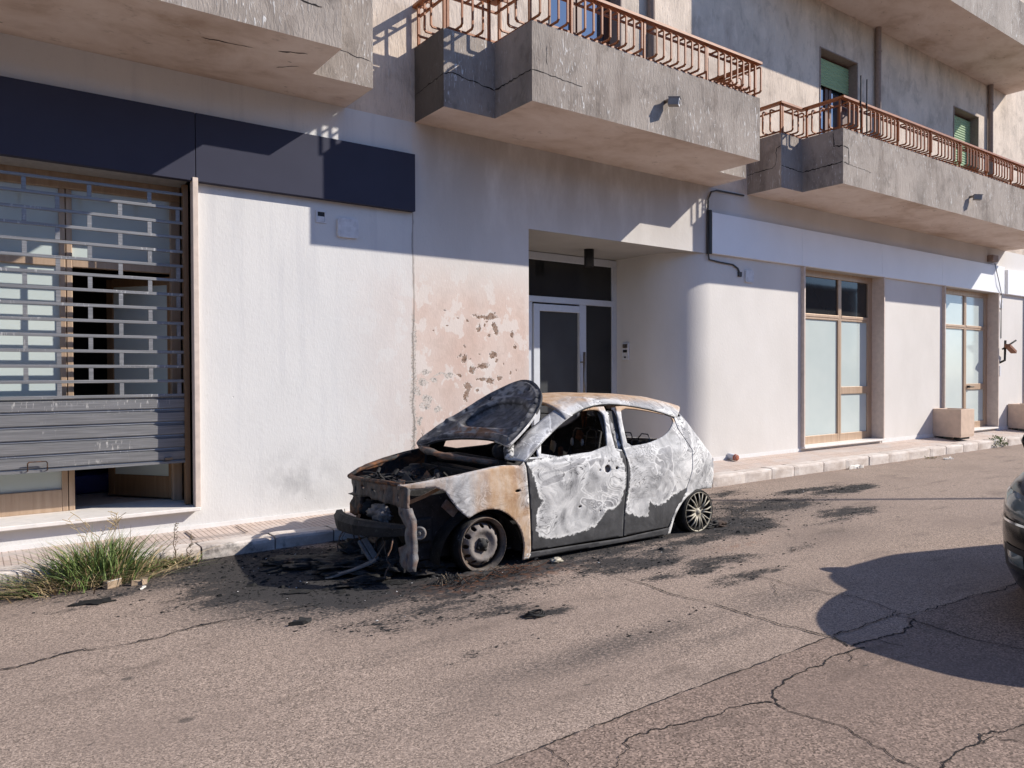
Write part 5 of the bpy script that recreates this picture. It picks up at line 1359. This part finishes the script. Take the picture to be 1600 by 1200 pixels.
mxn = nt.nodes.new('ShaderNodeMix'); mxn.data_type = 'RGBA'; nt.links.new(at.outputs['Fac'], mxn.inputs[0]); nt.links.new(old, mxn.inputs[6]); mxn.inputs[7].default_value = (.26, .115, .05, 1)
at2 = nt.nodes.new('ShaderNodeAttribute'); at2.attribute_name = 'slot_crease'
mx2 = nt.nodes.new('ShaderNodeMix'); mx2.data_type = 'RGBA'; nt.links.new(at2.outputs['Fac'], mx2.inputs[0]); nt.links.new(mxn.outputs[2], mx2.inputs[6]); mx2.inputs[7].default_value = (.004, .004, .004, 1)
at3 = nt.nodes.new('ShaderNodeAttribute'); at3.attribute_name = 'ridge_light'
mx3 = nt.nodes.new('ShaderNodeMix'); mx3.data_type = 'RGBA'; nt.links.new(at3.outputs['Fac'], mx3.inputs[0]); nt.links.new(mx2.outputs[2], mx3.inputs[6]); mx3.inputs[7].default_value = (.27, .265, .26, 1)
nt.links.new(mx3.outputs[2], bs.inputs['Base Color'])
mb = MB(); mb.add(P, F2[:, ::-1], 0, True, dict(rust=rustm, slot_crease=slot_creases, ridge_light=ridge_light))
hood = mb.build('bonnet', hm, car)
# outer skin with folded rim
mb = MB(); n = len(ho); h2 = [np.array(p) for p in ho]
edge0 = [HC + HE * p[0] + HD * p[1] + HN * float(.05 * (1 - (p[0] / .75) ** 2) * sstep(-.2, .9, p[1]) + .02 * math.sin(p[1] * 3)) for p in h2]
edge1 = [q + HN * .020 for q in edge0]
vv = edge0 + edge1
X = np.zeros(2 * n)
wv = np.array([.25 if (p[0] < -.5 and p[1] < .52) else -.3 for p in h2] * 2)
mb.add(vv, [(i, (i + 1) % n, n + (i + 1) % n, n + i) for i in range(n)], 0, False, dict(white=wv, rust=X + .2, char=np.where(wv < 0, .6, 0)))
P2 = HC + np.outer(e_, HE) + np.outer(d_, HD) + np.outer(np.maximum(dome + .020 + .02 * sstep(0, .1, so), dep + .010), HN)
mb.add(P2, F2, 0, True, dict(white=0 * e_ + .3, rust=0 * e_ + .3, char=0 * e_))
mb.build('bonnet_skin', M['burnt'], hood)
# --- interior
def seat(px, py, name='front_seat'):
    mb = MB()
    w = .21
    mb.tube([(px + .02, py - w, .40), (px + .12, py - w, .72), (px + .22, py - w * .8, 1.0), (px + .23, py, 1.04), (px + .22, py + w * .8, 1.0), (px + .12, py + w, .72), (px + .02, py + w, .40)], .013, 6)
    for k in range(7):
        z = .48 + .07 * k; xx = px + .03 + (z - .4) * .33
        mb.tube([(xx, py - w * .95, z), (xx + .03, py, z - .015), (xx, py + w * .95, z)], .004, 5)
    mb.tube([(px + .22, py - .07, 1.02), (px + .24, py - .07, 1.14), (px + .24, py + .07, 1.14), (px + .22, py + .07, 1.02)], .008, 6)
    mb.box(px - .40, px + .04, py - w, py + w, .28, .36)
    return mb.build(name, M['char'], car)
seat(4.52, 5.30); seat(4.52, 5.98)
mb = MB()
for yy in (5.15, 5.38, 5.62, 5.9, 6.12):
    xx = 5.32; mb = MB()
    mb.tube([(xx - .02, yy - .075, .78), (xx, yy - .07, .92), (xx + .01, yy - .04, .955), (xx + .01, yy + .04, .955), (xx, yy + .07, .92), (xx - .02, yy + .075, .78)], .006, 6)
    mb.tube([(xx, yy - .07, .87), (xx, yy + .07, .87)], .005, 5)
    mb.build('headrest_frame', M['greymetal'], car)
mb = MB(); mb.box(5.33, 5.40, 5.02, 6.24, .16, .88); mb.build('rear_seat_back', M['char'], car, bevel=.02)
for c, r, mt in (((4.68, 5.36, .96), (.02, .05, .05), 'rust'), ((4.62, 5.40, .90), (.01, .02, .035), 'ash'), ((4.66, 5.30, .90), (.01, .018, .035), 'ash'), ((4.35, 5.35, .88), (.015, .04, .05), 'card'), ((4.40, 5.30, .83), (.02, .03, .05), 'rust'), ((4.86, 5.5, 1.10), (.02, .03, .10), 'rust')):
    crumple('seat_remains', c, r, M[mt], int(c[0] * 100) % 17, .5, car, 3)
mb = MB(); mb.tube([(3.72, 4.98, .74), (3.66, 5.4, .78), (3.66, 5.9, .78), (3.72, 6.3, .74)], .045, 8); mb.box(3.60, 3.70, 5.0, 6.28, .45, .70); mb.build('dashboard_beam', M['char'], car)
mb = MB(); o3 = Vector((3.98, 5.30, .80)); ax = Vector((1, 0, .55)).normalized(); u = ax.cross(Vector((0, 1, 0))).normalized(); ring = [o3 + u * .17 * math.cos(a) + Vector((0, 1, 0)) * .17 * math.sin(a) for a in np.linspace(0, 2 * math.pi, 33)]
mb.tube(ring, .010, 6); mb.tube([o3, o3 - ax * .25], .02, 6); mb.tube([ring[4], o3, ring[12]], .008, 5); mb.build('steering_wheel', M['char'], car)
MB().tube([(4.72, 4.99, .15), (4.76, 5.0, .8), (4.72, 5.06, 1.2)], .035, 6).build('door_pillar', M['char'], car); MB().tube([(4.72, 6.29, .15), (4.76, 6.28, .8), (4.72, 6.22, 1.2)], .045, 6).build('door_pillar', M['char'], car)
# --- wheels
M['rimsteel'] = mk_char('scorched_steel_rim', (.030, .028, .027), (.15, .125, .105), .5)
M['rimface'] = mk_char('scorched_steel_disc', (.12, .105, .10), (.24, .215, .20), .35)
def wheel_front():
    c = Vector((3.255, 4.855, .213)); ax = Vector((0, 1, 0))
    mb = MB(); mb.lathe([(.205, .10), (.190, .06), (.186, .03), (.197, .012), (.209, .002), (.212, -.004), (.216, .004), (.216, .16), (.15, .17), (.0, .17)], c, ax, 48)
    w = mb.build('front_wheel', M['rimsteel'], car, fix=False)
    hl = [circ(.148 * math.cos(a), .148 * math.sin(a), .017, .017, 12) for a in np.linspace(0, 2 * math.pi, 13)[:-1]]
    V2, F2 = panel(circ(0, 0, .166, .166, 60), hl, .009)
    r = np.hypot(V2[:, 0], V2[:, 1]); dp = .022 + .012 * sstep(.10, .06, r) + .035 * sstep(.135, .168, r) - .012 * np.exp(-((r - .115) / .02) ** 2)
    mb = MB(); mb.add(np.stack([c.x + V2[:, 0], c.y + dp, c.z + V2[:, 1]], -1), F2, 0, True); mb.build('rim', M['rimface'], w, solid=.004)
    mb = MB(); mb.lathe([(0, -.005), (.022, -.004), (.024, .006), (.045, .012), (.05, .03)], c, ax, 20)
    for k in range(4):
        a = k * math.pi / 2 + .5; mb.lathe([(0, -.004), (.013, -.003), (.015, .02)], c + Vector((.045 * math.cos(a), .012, .045 * math.sin(a))), ax, 8)
    mb.build('hub', M['char'], w, fix=True)
    mb = MB(); mb.lathe([(.214, .03), (.228, .04), (.232, .09), (.226, .15), (.214, .16)], c, ax, 40)
    mb.v = [(x, y, max(z, .002)) for x, y, z in mb.v]; mb.build('tyre', M['tyre'], w, fix=True)
wheel_front()
def wheel_rear():
    c = Vector((5.785, 4.865, .190)); ax = Vector((0, 1, 0))
    mb = MB(); mb.lathe([(.175, .13), (.176, .03), (.186, .008), (.193, .0), (.196, .006), (.196, .15), (0, .16)], c, ax, 48); w = mb.build('rear_wheel', M['char'], car)
    mb = MB(); mb.lathe([(.182, .008), (.190, -.002), (.195, .004)], c, ax, 48); mb.build('rim', M['alloy'], w)
    mb = MB()
    for k in range(9):
        for s in (-1, 1):
            a = k * 2 * math.pi / 9 + s * .10; b = k * 2 * math.pi / 9 + s * .17
            mb.tube([c + Vector((.055 * math.cos(a), .004, .055 * math.sin(a))), c + Vector((.12 * math.cos((a + b) / 2), -.004, .12 * math.sin((a + b) / 2))), c + Vector((.187 * math.cos(b), .006, .187 * math.sin(b)))], [.011, .007, .006], 6)
    mb.lathe([(0, -.002), (.022, -.004), (.026, .01), (.05, .004), (.068, .006), (.07, .03)], c, ax, 20)
    mb.build('spokes', M['alloy'], w)
    mb = MB(); mb.lathe([(.196, .01), (.208, .002), (.218, .03), (.222, .10), (.212, .15), (.196, .15)], c, ax, 40)
    mb.v = [(x, y, max(z, .003)) for x, y, z in mb.v]; mb.build('tyre', M['tyre'], w, fix=True)
wheel_rear()
for cx in (3.26, 5.79):
    mb = MB(); mb.lathe([(0, 0), (.2, 0), (.21, -.02), (.21, .14), (0, .14)], (cx, 6.24, .21), (0, 1, 0), 28); mb.build('front_wheel' if cx < 4 else 'rear_wheel', M['char'], car, fix=True)
# ================================================================ PARKED BLACK CAR
bc = empty('parked_car', (7.1, 1.15, 0), 'shiny black parked car cut off by the right edge of the photo', 'car')
YB = 1.34
def hull(th, z, grow=0.0):
    """plan outline of the body at height z; th 0 = front, +-pi = rear"""
    xf = float(np.interp(z, [.12, .20, .32, .42, .52, .62, .70, .78, .84, .88, .93, .97], [5.22, 5.06, 4.98, 4.95, 4.94, 4.95, 4.97, 5.01, 5.08, 5.22, 5.62, 6.08]))
    xr = float(np.interp(z, [.2, .5, .8, .97], [9.05, 9.12, 9.08, 8.95]))
    w = float(np.interp(z, [.12, .3, .6, .78, .97], [.82, .875, .885, .87, .80]))
    cx = (xf + xr) / 2; a = (xr - xf) / 2
    c, s = math.cos(th), math.sin(th)
    n = 3.6 if abs(th) > 1.57 else 3.2
    k = (abs(c) ** n + abs(s) ** n) ** (-1 / n)
    # the nose is rounded over its first metre only
    x = cx - (a + grow) * math.copysign(abs(c * k), c); y = YB + (w + grow) * math.copysign(abs(s * k), s)
    d = x - xf
    if d < .75:
        y = YB + (y - YB) * (1 - .10 * (1 - max(d, 0) / .75) ** 2)
    return (x, y, z)
TH = np.concatenate([np.linspace(-math.pi, -.6, 50, False), np.linspace(-.6, -.16, 34, False), np.linspace(-.16, .16, 30, False), np.linspace(.16, .6, 34, False), np.linspace(.6, math.pi, 50, False)])
ZL = [.12, .14, .17, .20, .24, .28, .32, .37, .42, .47, .52, .57, .62, .66, .70, .74, .78, .81, .84, .86, .88, .905, .93, .95, .97]
mb = MB(); mb.rings([[hull(t, z) for t in TH] for z in ZL], 0, True)
bc_body = mb.build('body', M['paint'], bc, fix=True)
# cabin
mb = MB(); rr = []
for z in (.955, 1.0, 1.1, 1.2, 1.32, 1.40, 1.44, 1.46):
    t = (z - .955) / .505
    xf = 6.08 + .92 * t + .10 * max(0, t - .85) / .15; xr = 8.95 - .55 * t - .25 * max(0, t - .8); w = .80 - .12 * t ** 1.2 - .08 * max(0, t - .9) / .1
    ring = []
    for th in np.linspace(-math.pi, math.pi, 60, False):
        c, s = math.cos(th), math.sin(th); n = 4.5; k = (abs(c) ** n + abs(s) ** n) ** (-1 / n)
        ring.append(((xf + xr) / 2 - (xr - xf) / 2 * c * k, YB + w * s * k, z))
    rr.append(ring)
mb.rings(rr[:6], 0, True, False); mb.build('window', M['glass'], bc)
mb = MB(); mb.rings(rr[5:], 0, True, True); mb.build('roof', M['paint'], bc)
def patch(name, t0, t1, z0, z1, mat, grow=.006, nt=16, nz=8, par=None, shape=None):
    mb = MB(); v = []
    for i in range(nt + 1):
        for j in range(nz + 1):
            a = i / nt; b = j / nz
            zz0, zz1 = (z0, z1) if shape is None else shape(a, z0, z1)
            p = Vector(hull(t0 + (t1 - t0) * a, zz0 + (zz1 - zz0) * b, grow + .018 * math.sin(math.pi * a) * math.sin(math.pi * b) * (mat is M['lens'])))
            v.append(p)
    m = nz + 1; f = [(i*m+j, (i+1)*m+j, (i+1)*m+j+1, i*m+j+1) for i in range(nt) for j in range(nz)]
    mb.add(v, f, 0, True); return mb.build(name, mat, par or bc)
for s in (1, -1):
    hl = patch('headlight', s * .42, s * .86, .64, .80, M['lens'], shape=lambda a, z0, z1: (z0 + .03 * a, z0 + (z1 - z0) * (.55 + .45 * math.sin(min(1, a * 1.4 + .15) * math.pi / 2))))
    patch('chrome_strip', s * .42, s * .845, .622, .636, M['chrome'], .012, 16, 2, hl)
    patch('fog_lamp', s * .56, s * .70, .37, .45, M['lens'], .010)
    patch('fog_surround', s * .52, s * .755, .335, .485, M['black'], .006)
    patch('lower_intake', s * .02, s * .14, .30, .44, M['black'], .008)
    for k, px in enumerate((6.2, 8.35)):
        mb = MB(); mb.lathe([(0, 0), (.2, .0), (.21, -.015), (.30, -.02), (.315, 0), (.315, .2), (0, .2)], (px, YB + s * .86, .315), (0, -s, 0), 32); mb.build('wheel', M['tyre'], bc, fix=True)
    mb = MB()
    c = Vector((6.8, YB + s * 1.0, 1.0)); rr = []
    for u in np.linspace(-1, 1, 9):
        r = math.sqrt(max(0, 1 - u * u)) ** .7 if abs(u) < 1 else .02
        rr.append([c + Vector((.075 * r * math.cos(a), u * .13, .085 * r * math.sin(a))) for a in np.linspace(0, 2 * math.pi, 16, False)])
    mb.rings(rr, 0, True); mb.tube([c + Vector((0, -s * .1, -.03)), (6.8, YB + s * .78, .95)], .02, 6); mb.build('wing_mirror', M['paint'], bc, fix=True)

# ================================================================ PLANTERS
def planter(x, y, z, s, h, rot, label):
    p = empty('planter', (x, y, z), label, 'planter', 'square planters on the pavement')
    Mx = Matrix.Translation((x, y, z)) @ Matrix.Rotation(rot, 4, 'Z'); mb = MB(); a = s / 2
    o = [(-a, -a), (a, -a), (a, a), (-a, a)]
    def ring(k, zz): return [Mx @ Vector((px * k, py * k, zz)) for px, py in o]
    mb.rings([ring(.97, .045), ring(1, .10), ring(1, h), ring(.80, h), ring(.79, h - .09)], 0, False, False)
    mb.add(ring(.97, .045), [(3, 2, 1, 0)])
    mb.build('box', M['terra'], p, bevel=.008)
    mb = MB(); mb.box(-a * .7, a * .7, -a * .8, -a * .35, 0, .05, 0, Mx); mb.box(-a * .7, a * .7, a * .35, a * .8, 0, .05, 0, Mx); mb.build('foot', M['black'], p)
    mb = MB(); mb.add(ring(.80, h - .085), [(0, 1, 2, 3)]); mb.build('soil', M['soil'], p)
planter(16.15, 7.07, .20, .55, .60, R(-2), 'pale square planter standing left of the second right shop window')
planter(19.72, 7.05, .20, .55, .60, R(-2), 'pale square planter at the far right end, partly out of the photo')

# ================================================================ WEEDS AND GRASS
def blades(mb, n, cx, cy, sx, sy, h0, h1, lean, seed, mi, z0=0.0, wd=.0045, bias=(0, 0)):
    r = random.Random(seed)
    for i in range(n):
        x = cx + r.gauss(0, sx); y = cy + r.gauss(0, sy)
        a = r.uniform(0, 6.283); h = r.uniform(h0, h1); l = lean * r.uniform(.2, 1.25) * h
        dx = math.cos(a) * l + (x - cx) * .8 + bias[0] * h; dy = math.sin(a) * l + (y - cy) * .6 + bias[1] * h
        side = Vector((-math.sin(a + r.uniform(-.6, .6)), math.cos(a), 0)); w = wd * r.uniform(.6, 1.3); L = []; Q = []
        k = 5
        for j in range(k):
            t = j / (k - 1); p = Vector((x + dx * t ** 1.7, y + dy * t ** 1.7, z0 + h * (t - .32 * min(1, lean) * t ** 3)))
            p.z = max(p.z, .004)
            ww = w * (1 - t) ** .6 + .0004; L.append(p + side * ww); Q.append(p - side * ww)
        m = mi if isinstance(mi, int) else r.choice(mi)
        mb.add(L + Q, [(j, j + 1, k + j + 1, k + j) for j in range(k - 1)], m, True)
mb = MB()
blades(mb, 900, .80, 6.36, .13, .08, .18, .40, .55, 1, [0, 0, 0, 1])
blades(mb, 800, .66, 6.30, .20, .08, .08, .22, 1.2, 2, [0, 0, 1, 1, 2])
blades(mb, 260, .46, 6.26, .16, .07, .05, .15, 1.5, 3, [1, 1, 0, 2], 0, .0045, (-.7, -.25))
blades(mb, 26, .80, 6.38, .10, .05, .36, .50, .6, 4, [1, 0], 0, .003)
blades(mb, 150, .86, 6.22, .16, .05, .04, .10, 1.6, 5, [1, 2])
r = random.Random(9)
for i in range(9):      # seed heads
    x, y = .80 + r.gauss(0, .10), 6.38 + r.gauss(0, .04); h = r.uniform(.40, .50); d = Vector((r.uniform(-.28, .2), r.uniform(-.1, .1), 0))
    pts = [Vector((x, y, 0)) + d * (t ** 1.6) + Vector((0, 0, h * t)) for t in (0, .3, .6, .85, 1)]
    mb.tube(pts, .0016, 4, 1)
    for k in range(5):
        q = pts[-1].lerp(pts[-2], k * .3); e = Vector((r.uniform(-1, 1), r.uniform(-.5, .5), r.uniform(.1, .7))) * .07
        mb.tube([q, q + e * .6, q + e], .0022, 4, 1)
tag(mb.build('grass_clump', [M['grass'], M['straw'], M['stalk']]), 'tall green grass clump growing from the gutter by the shuttered shop', 'grass')
mb = MB()
for k in range(9): blades(mb, 85, 1.02 + .055 * k, 6.47 + .008 * k, .05, .05, .04, .13, 1.1, 20 + k, [0, 1, 1, 2])
tag(mb.build('grass_strip', [M['grass'], M['straw'], M['stalk']]), 'low half-dry grass strip along the kerb right of the tall clump', 'grass')
def stalk(x, y, h, seed, label):
    r = random.Random(seed); mb = MB(); pts = [Vector((x + r.uniform(-.008, .008) * k, y, h * k / 6)) for k in range(7)]
    mb.tube(pts, [.005, .005, .004, .004, .003, .003, .002], 5)
    for k in range(26):
        t = r.uniform(.15, 1); p = pts[0].lerp(pts[-1], t); e = Vector((r.uniform(-1, 1), r.uniform(-1, 1), r.uniform(.2, 1))).normalized() * r.uniform(.012, .035)
        mb.tube([p, p + e], .0028, 4)
    tag(mb.build('dry_weed', M['stalk']), label, 'weed', 'dry stalks by the kerb')
stalk(1.36, 6.50, .36, 1, 'left and taller of two dry upright stalks by the kerb')
stalk(1.46, 6.46, .27, 2, 'right and shorter of two dry upright stalks by the kerb')
mb = MB(); r = random.Random(12)
for i in range(420):
    a = r.uniform(0, 6.28); q = r.random() ** .6; c = Vector((17.1 + .42 * q * math.cos(a), 6.66 + .16 * q * math.sin(a), .02 + .20 * (1 - q * q) * r.uniform(.3, 1)))
    d = Vector((r.uniform(-1, 1), r.uniform(-1, 1), r.uniform(-.2, 1))).normalized(); s = d.cross(Vector((.3, .2, 1))).normalized() * .012; L = d * r.uniform(.03, .08)
    mb.add([c, c + L * .5 + s, c + L, c + L * .5 - s], [(0, 1, 2, 3)], r.choice((0, 0, 0, 1)))
tag(mb.build('kerb_weed', [M['leaf'], M['grass']]), 'bushy green weed growing from the kerb beside the first planter', 'weed')
mb = MB(); r = random.Random(14)
for i in range(70):
    c = Vector((13.9 + r.gauss(0, .12), 6.45 + r.gauss(0, .04), .01)); d = Vector((r.uniform(-1, 1), r.uniform(-1, 1), r.uniform(0, .5))).normalized(); s = d.cross(Vector((.3, .2, 1))).normalized() * .008; L = d * r.uniform(.02, .06)
    mb.add([c, c + L * .5 + s, c + L, c + L * .5 - s], [(0, 1, 2, 3)], r.choice((0, 1)))
tag(mb.build('kerb_weed', [M['grass'], M['straw']]), 'tiny flat weed tuft in the gutter below the first right shop window', 'weed')

# ================================================================ WRECKAGE AND LITTER
hb = empty('lamp_casing', (2.62, 5.52, 0), 'grey wedge-shaped lamp casing standing on the road below the bumper beam', 'casing')
mb = MB()
tri = [(5.575, .225), (5.33, .0), (5.375, -.002), (5.60, .19)]
T0 = Vector((2.555, 5.575, .225)); T1 = Vector((2.60, 5.30, .005)); T2 = Vector((2.62, 5.74, .02))
nrm = (T1 - T0).cross(T2 - T0).normalized(); 
if nrm.x > 0: nrm = -nrm
v = [T0, T1, T2]; mb.add(v + [p - nrm * .05 for p in v], [(0, 1, 2), (5, 4, 3), (0, 3, 4, 1), (1, 4, 5, 2), (2, 5, 3, 0)]); mb.build('shell', M['lining'], hb, bevel=.006, fix=True)
mb = MB(); e = (T1 - T0).normalized(); sd = nrm.cross(e).normalized()
if sd.y < 0: sd = -sd
w = .035; q = [T0 + nrm * .008, T1 + nrm * .008, T1 + nrm * .008 - sd * -w, T0 + nrm * .008 - sd * -w]; mb.add(q + [p + nrm * .022 for p in q], [(0, 1, 2, 3), (7, 6, 5, 4), (0, 4, 5, 1), (1, 5, 6, 2), (2, 6, 7, 3), (3, 7, 4, 0)]); mb.build('edge_strip', M['lining'], hb, bevel=.004, fix=True)

mb = MB(); rr = []
for i in range(9):
    t = i / 8; c = Vector((2.18 + .36 * t, 5.40 - .12 * t, .012 + .10 * t ** 1.6)); w = .022 + .006 * math.sin(t * 9)
    rr.append([c + Vector((.3 * w, w, 0)), c + Vector((-.3 * w, -w, 0)), c + Vector((-.3 * w, -w, .012)), c + Vector((.3 * w, w, .016))])
mb.rings(rr, 0, False); tag(mb.build('trim_strip', M['lining'], fix=True), 'long curved strip of burnt trim leaning up from the road by the casing', 'trim strip')
def scrap(pts, h, mat, name, label, cat, seed=1):
    r = random.Random(seed); mb = MB(); pts = [(x + r.uniform(-.016, .016), y + r.uniform(-.010, .010)) for x, y in dens(pts, .035)]; n = len(pts)
    lo = [(x, y, .002) for x, y in pts]; hi = [(x + r.uniform(-.006, .006), y + r.uniform(-.006, .006), h * r.uniform(.4, 1.3)) for x, y in pts]
    mb.add(lo + hi, [tuple(range(n, 2 * n))] + [(i, (i + 1) % n, n + (i + 1) % n, n + i) for i in range(n)]); tag(mb.build(name, mat, fix=True), label, cat)
scrap([(2.10, 5.15), (2.28, 5.02), (2.42, 5.05), (2.58, 4.93), (2.66, 5.0), (2.50, 5.10), (2.36, 5.16), (2.22, 5.19)], .006, M['tyre'], 'charred_mat', 'flat charred scrap of matting on the road in front of the burnt car', 'scrap', 2)
scrap([(1.60, 4.53), (1.70, 4.50), (1.74, 4.56), (1.69, 4.60), (1.66, 4.56)], .022, M['tyre'], 'charred_scrap', 'small black bent scrap lying alone on the open road left of centre', 'scrap', 3)
scrap([(.55, 5.80), (.72, 5.72), (.82, 5.75), (.78, 5.83), (.62, 5.86)], .012, M['tyre'], 'charred_scrap', 'flat black scrap on the road below the tall grass clump', 'scrap', 4)
scrap([(1.78, 5.22), (1.95, 5.12), (2.02, 5.18), (1.9, 5.26)], .010, M['tyre'], 'charred_scrap', 'black crumbling scrap left of the charred mat', 'scrap', 8)
mb = MB()
for k in range(3): 
    r0 = .07 - .012 * k; mb.tube([(2.93 + r0 * math.cos(a), 3.79 + r0 * .75 * math.sin(a), .012 + .006 * k + .008 * math.sin(a * 2 + k)) for a in np.linspace(0, 6.1, 24)], .006, 6)
tag(mb.build('wire_coil', M['tyre']), 'small black coil of burnt wire on the road in front of the burnt car', 'coil')
r = random.Random(3); mb = MB()
for k in range(95):
    x = r.uniform(2.75, 3.75); y = 4.74 + r.gauss(0, .05) - .04 * abs(x - 3.2); p = Vector((x, y, .004)); pts = [p]; a = r.choice((0, 3.14)) + r.uniform(-.5, .5); kx = r.uniform(-.35, .35)
    for j in range(6):
        a += kx; pts.append(pts[-1] + Vector((math.cos(a) * .05, math.sin(a) * .022, 0))); pts[-1].z = .004 + .05 * math.sin(j / 6 * math.pi) * r.random() ** 2
    mb.tube(pts, r.choice((.0012, .0016, .0022)), 4, r.choice((0, 1, 1)))
tag(mb.build('tyre_wire', [M['rust'], M['char']]), 'tangle of rusty tyre wire lying under the front wheel of the burnt car', 'wire')
mb = MB(); c0 = Vector((2.88, 4.76, .0))
for k in range(40):
    a = r.uniform(0, 6.28); mb.tube([c0 + Vector((r.gauss(0, .02), r.gauss(0, .02), .002)), c0 + Vector((.07 * math.cos(a), .04 * math.sin(a), .05 * r.random() + .03)), c0 + Vector((.11 * math.cos(a + .4), .06 * math.sin(a + .4), .003))], .002, 4, r.choice((0, 1)))
tag(mb.build('wire_tuft', [M['stalk'], M['char']]), 'brown tuft of frayed burnt wire left of the front wheel', 'wire')
crumple('melted_metal', (3.90, 4.76, .02), (.055, .03, .025), M['alloy'], 6, .6, None, 3)
tag(bpy.data.objects['melted_metal'], 'bright lump of melted metal on the road under the front door', 'metal lump')
lb = empty('crushed_carton', (.86, 6.16, 0), 'crushed pale carton lying in front of the tall grass clump', 'carton')
Mx = Matrix.Translation((.86, 6.14, .0)) @ Matrix.Rotation(R(25), 4, 'Z')
mb = MB(); mb.box(-.06, .05, -.03, .03, .0, .055, 0, Mx); mb.build('box', M['card'], lb, bevel=.006)
mb = MB(); Mf = Mx @ Matrix.Translation((.0, -.03, .055)) @ Matrix.Rotation(R(-35), 4, 'X'); mb.box(-.06, .05, 0, .05, 0, .004, 0, Mf); mb.build('flap', M['litter'], lb)
scrap([(.97, 6.08), (1.06, 6.06), (1.07, 6.10), (.99, 6.12)], .04, M['card'], 'rubble_piece', 'small pale piece of rubble right of the crushed carton', 'rubble', 5)
scrap([(1.0, 5.93), (1.05, 5.96), (1.06, 6.0), (1.02, 5.97)], .012, M['litter'], 'paper_scrap', 'white folded paper scrap on the road right of the carton', 'paper', 6)
scrap([(11.35, 6.52), (11.72, 6.50), (11.80, 6.58), (11.5, 6.59)], .05, M['litter'], 'broken_kerb_piece', 'broken pale stone chip lying against the right kerb', 'stone', 7)
scrap([(13.9, 6.22), (14.12, 6.18), (14.18, 6.24), (13.98, 6.27)], .03, M['litter'], 'paper_scrap', 'small pale paper scrap on the road near the right gutter', 'paper', 9)
for o in list(bpy.data.objects):
    if o.parent is None and o.type == 'MESH' and o.name == 'melted_metal': pass
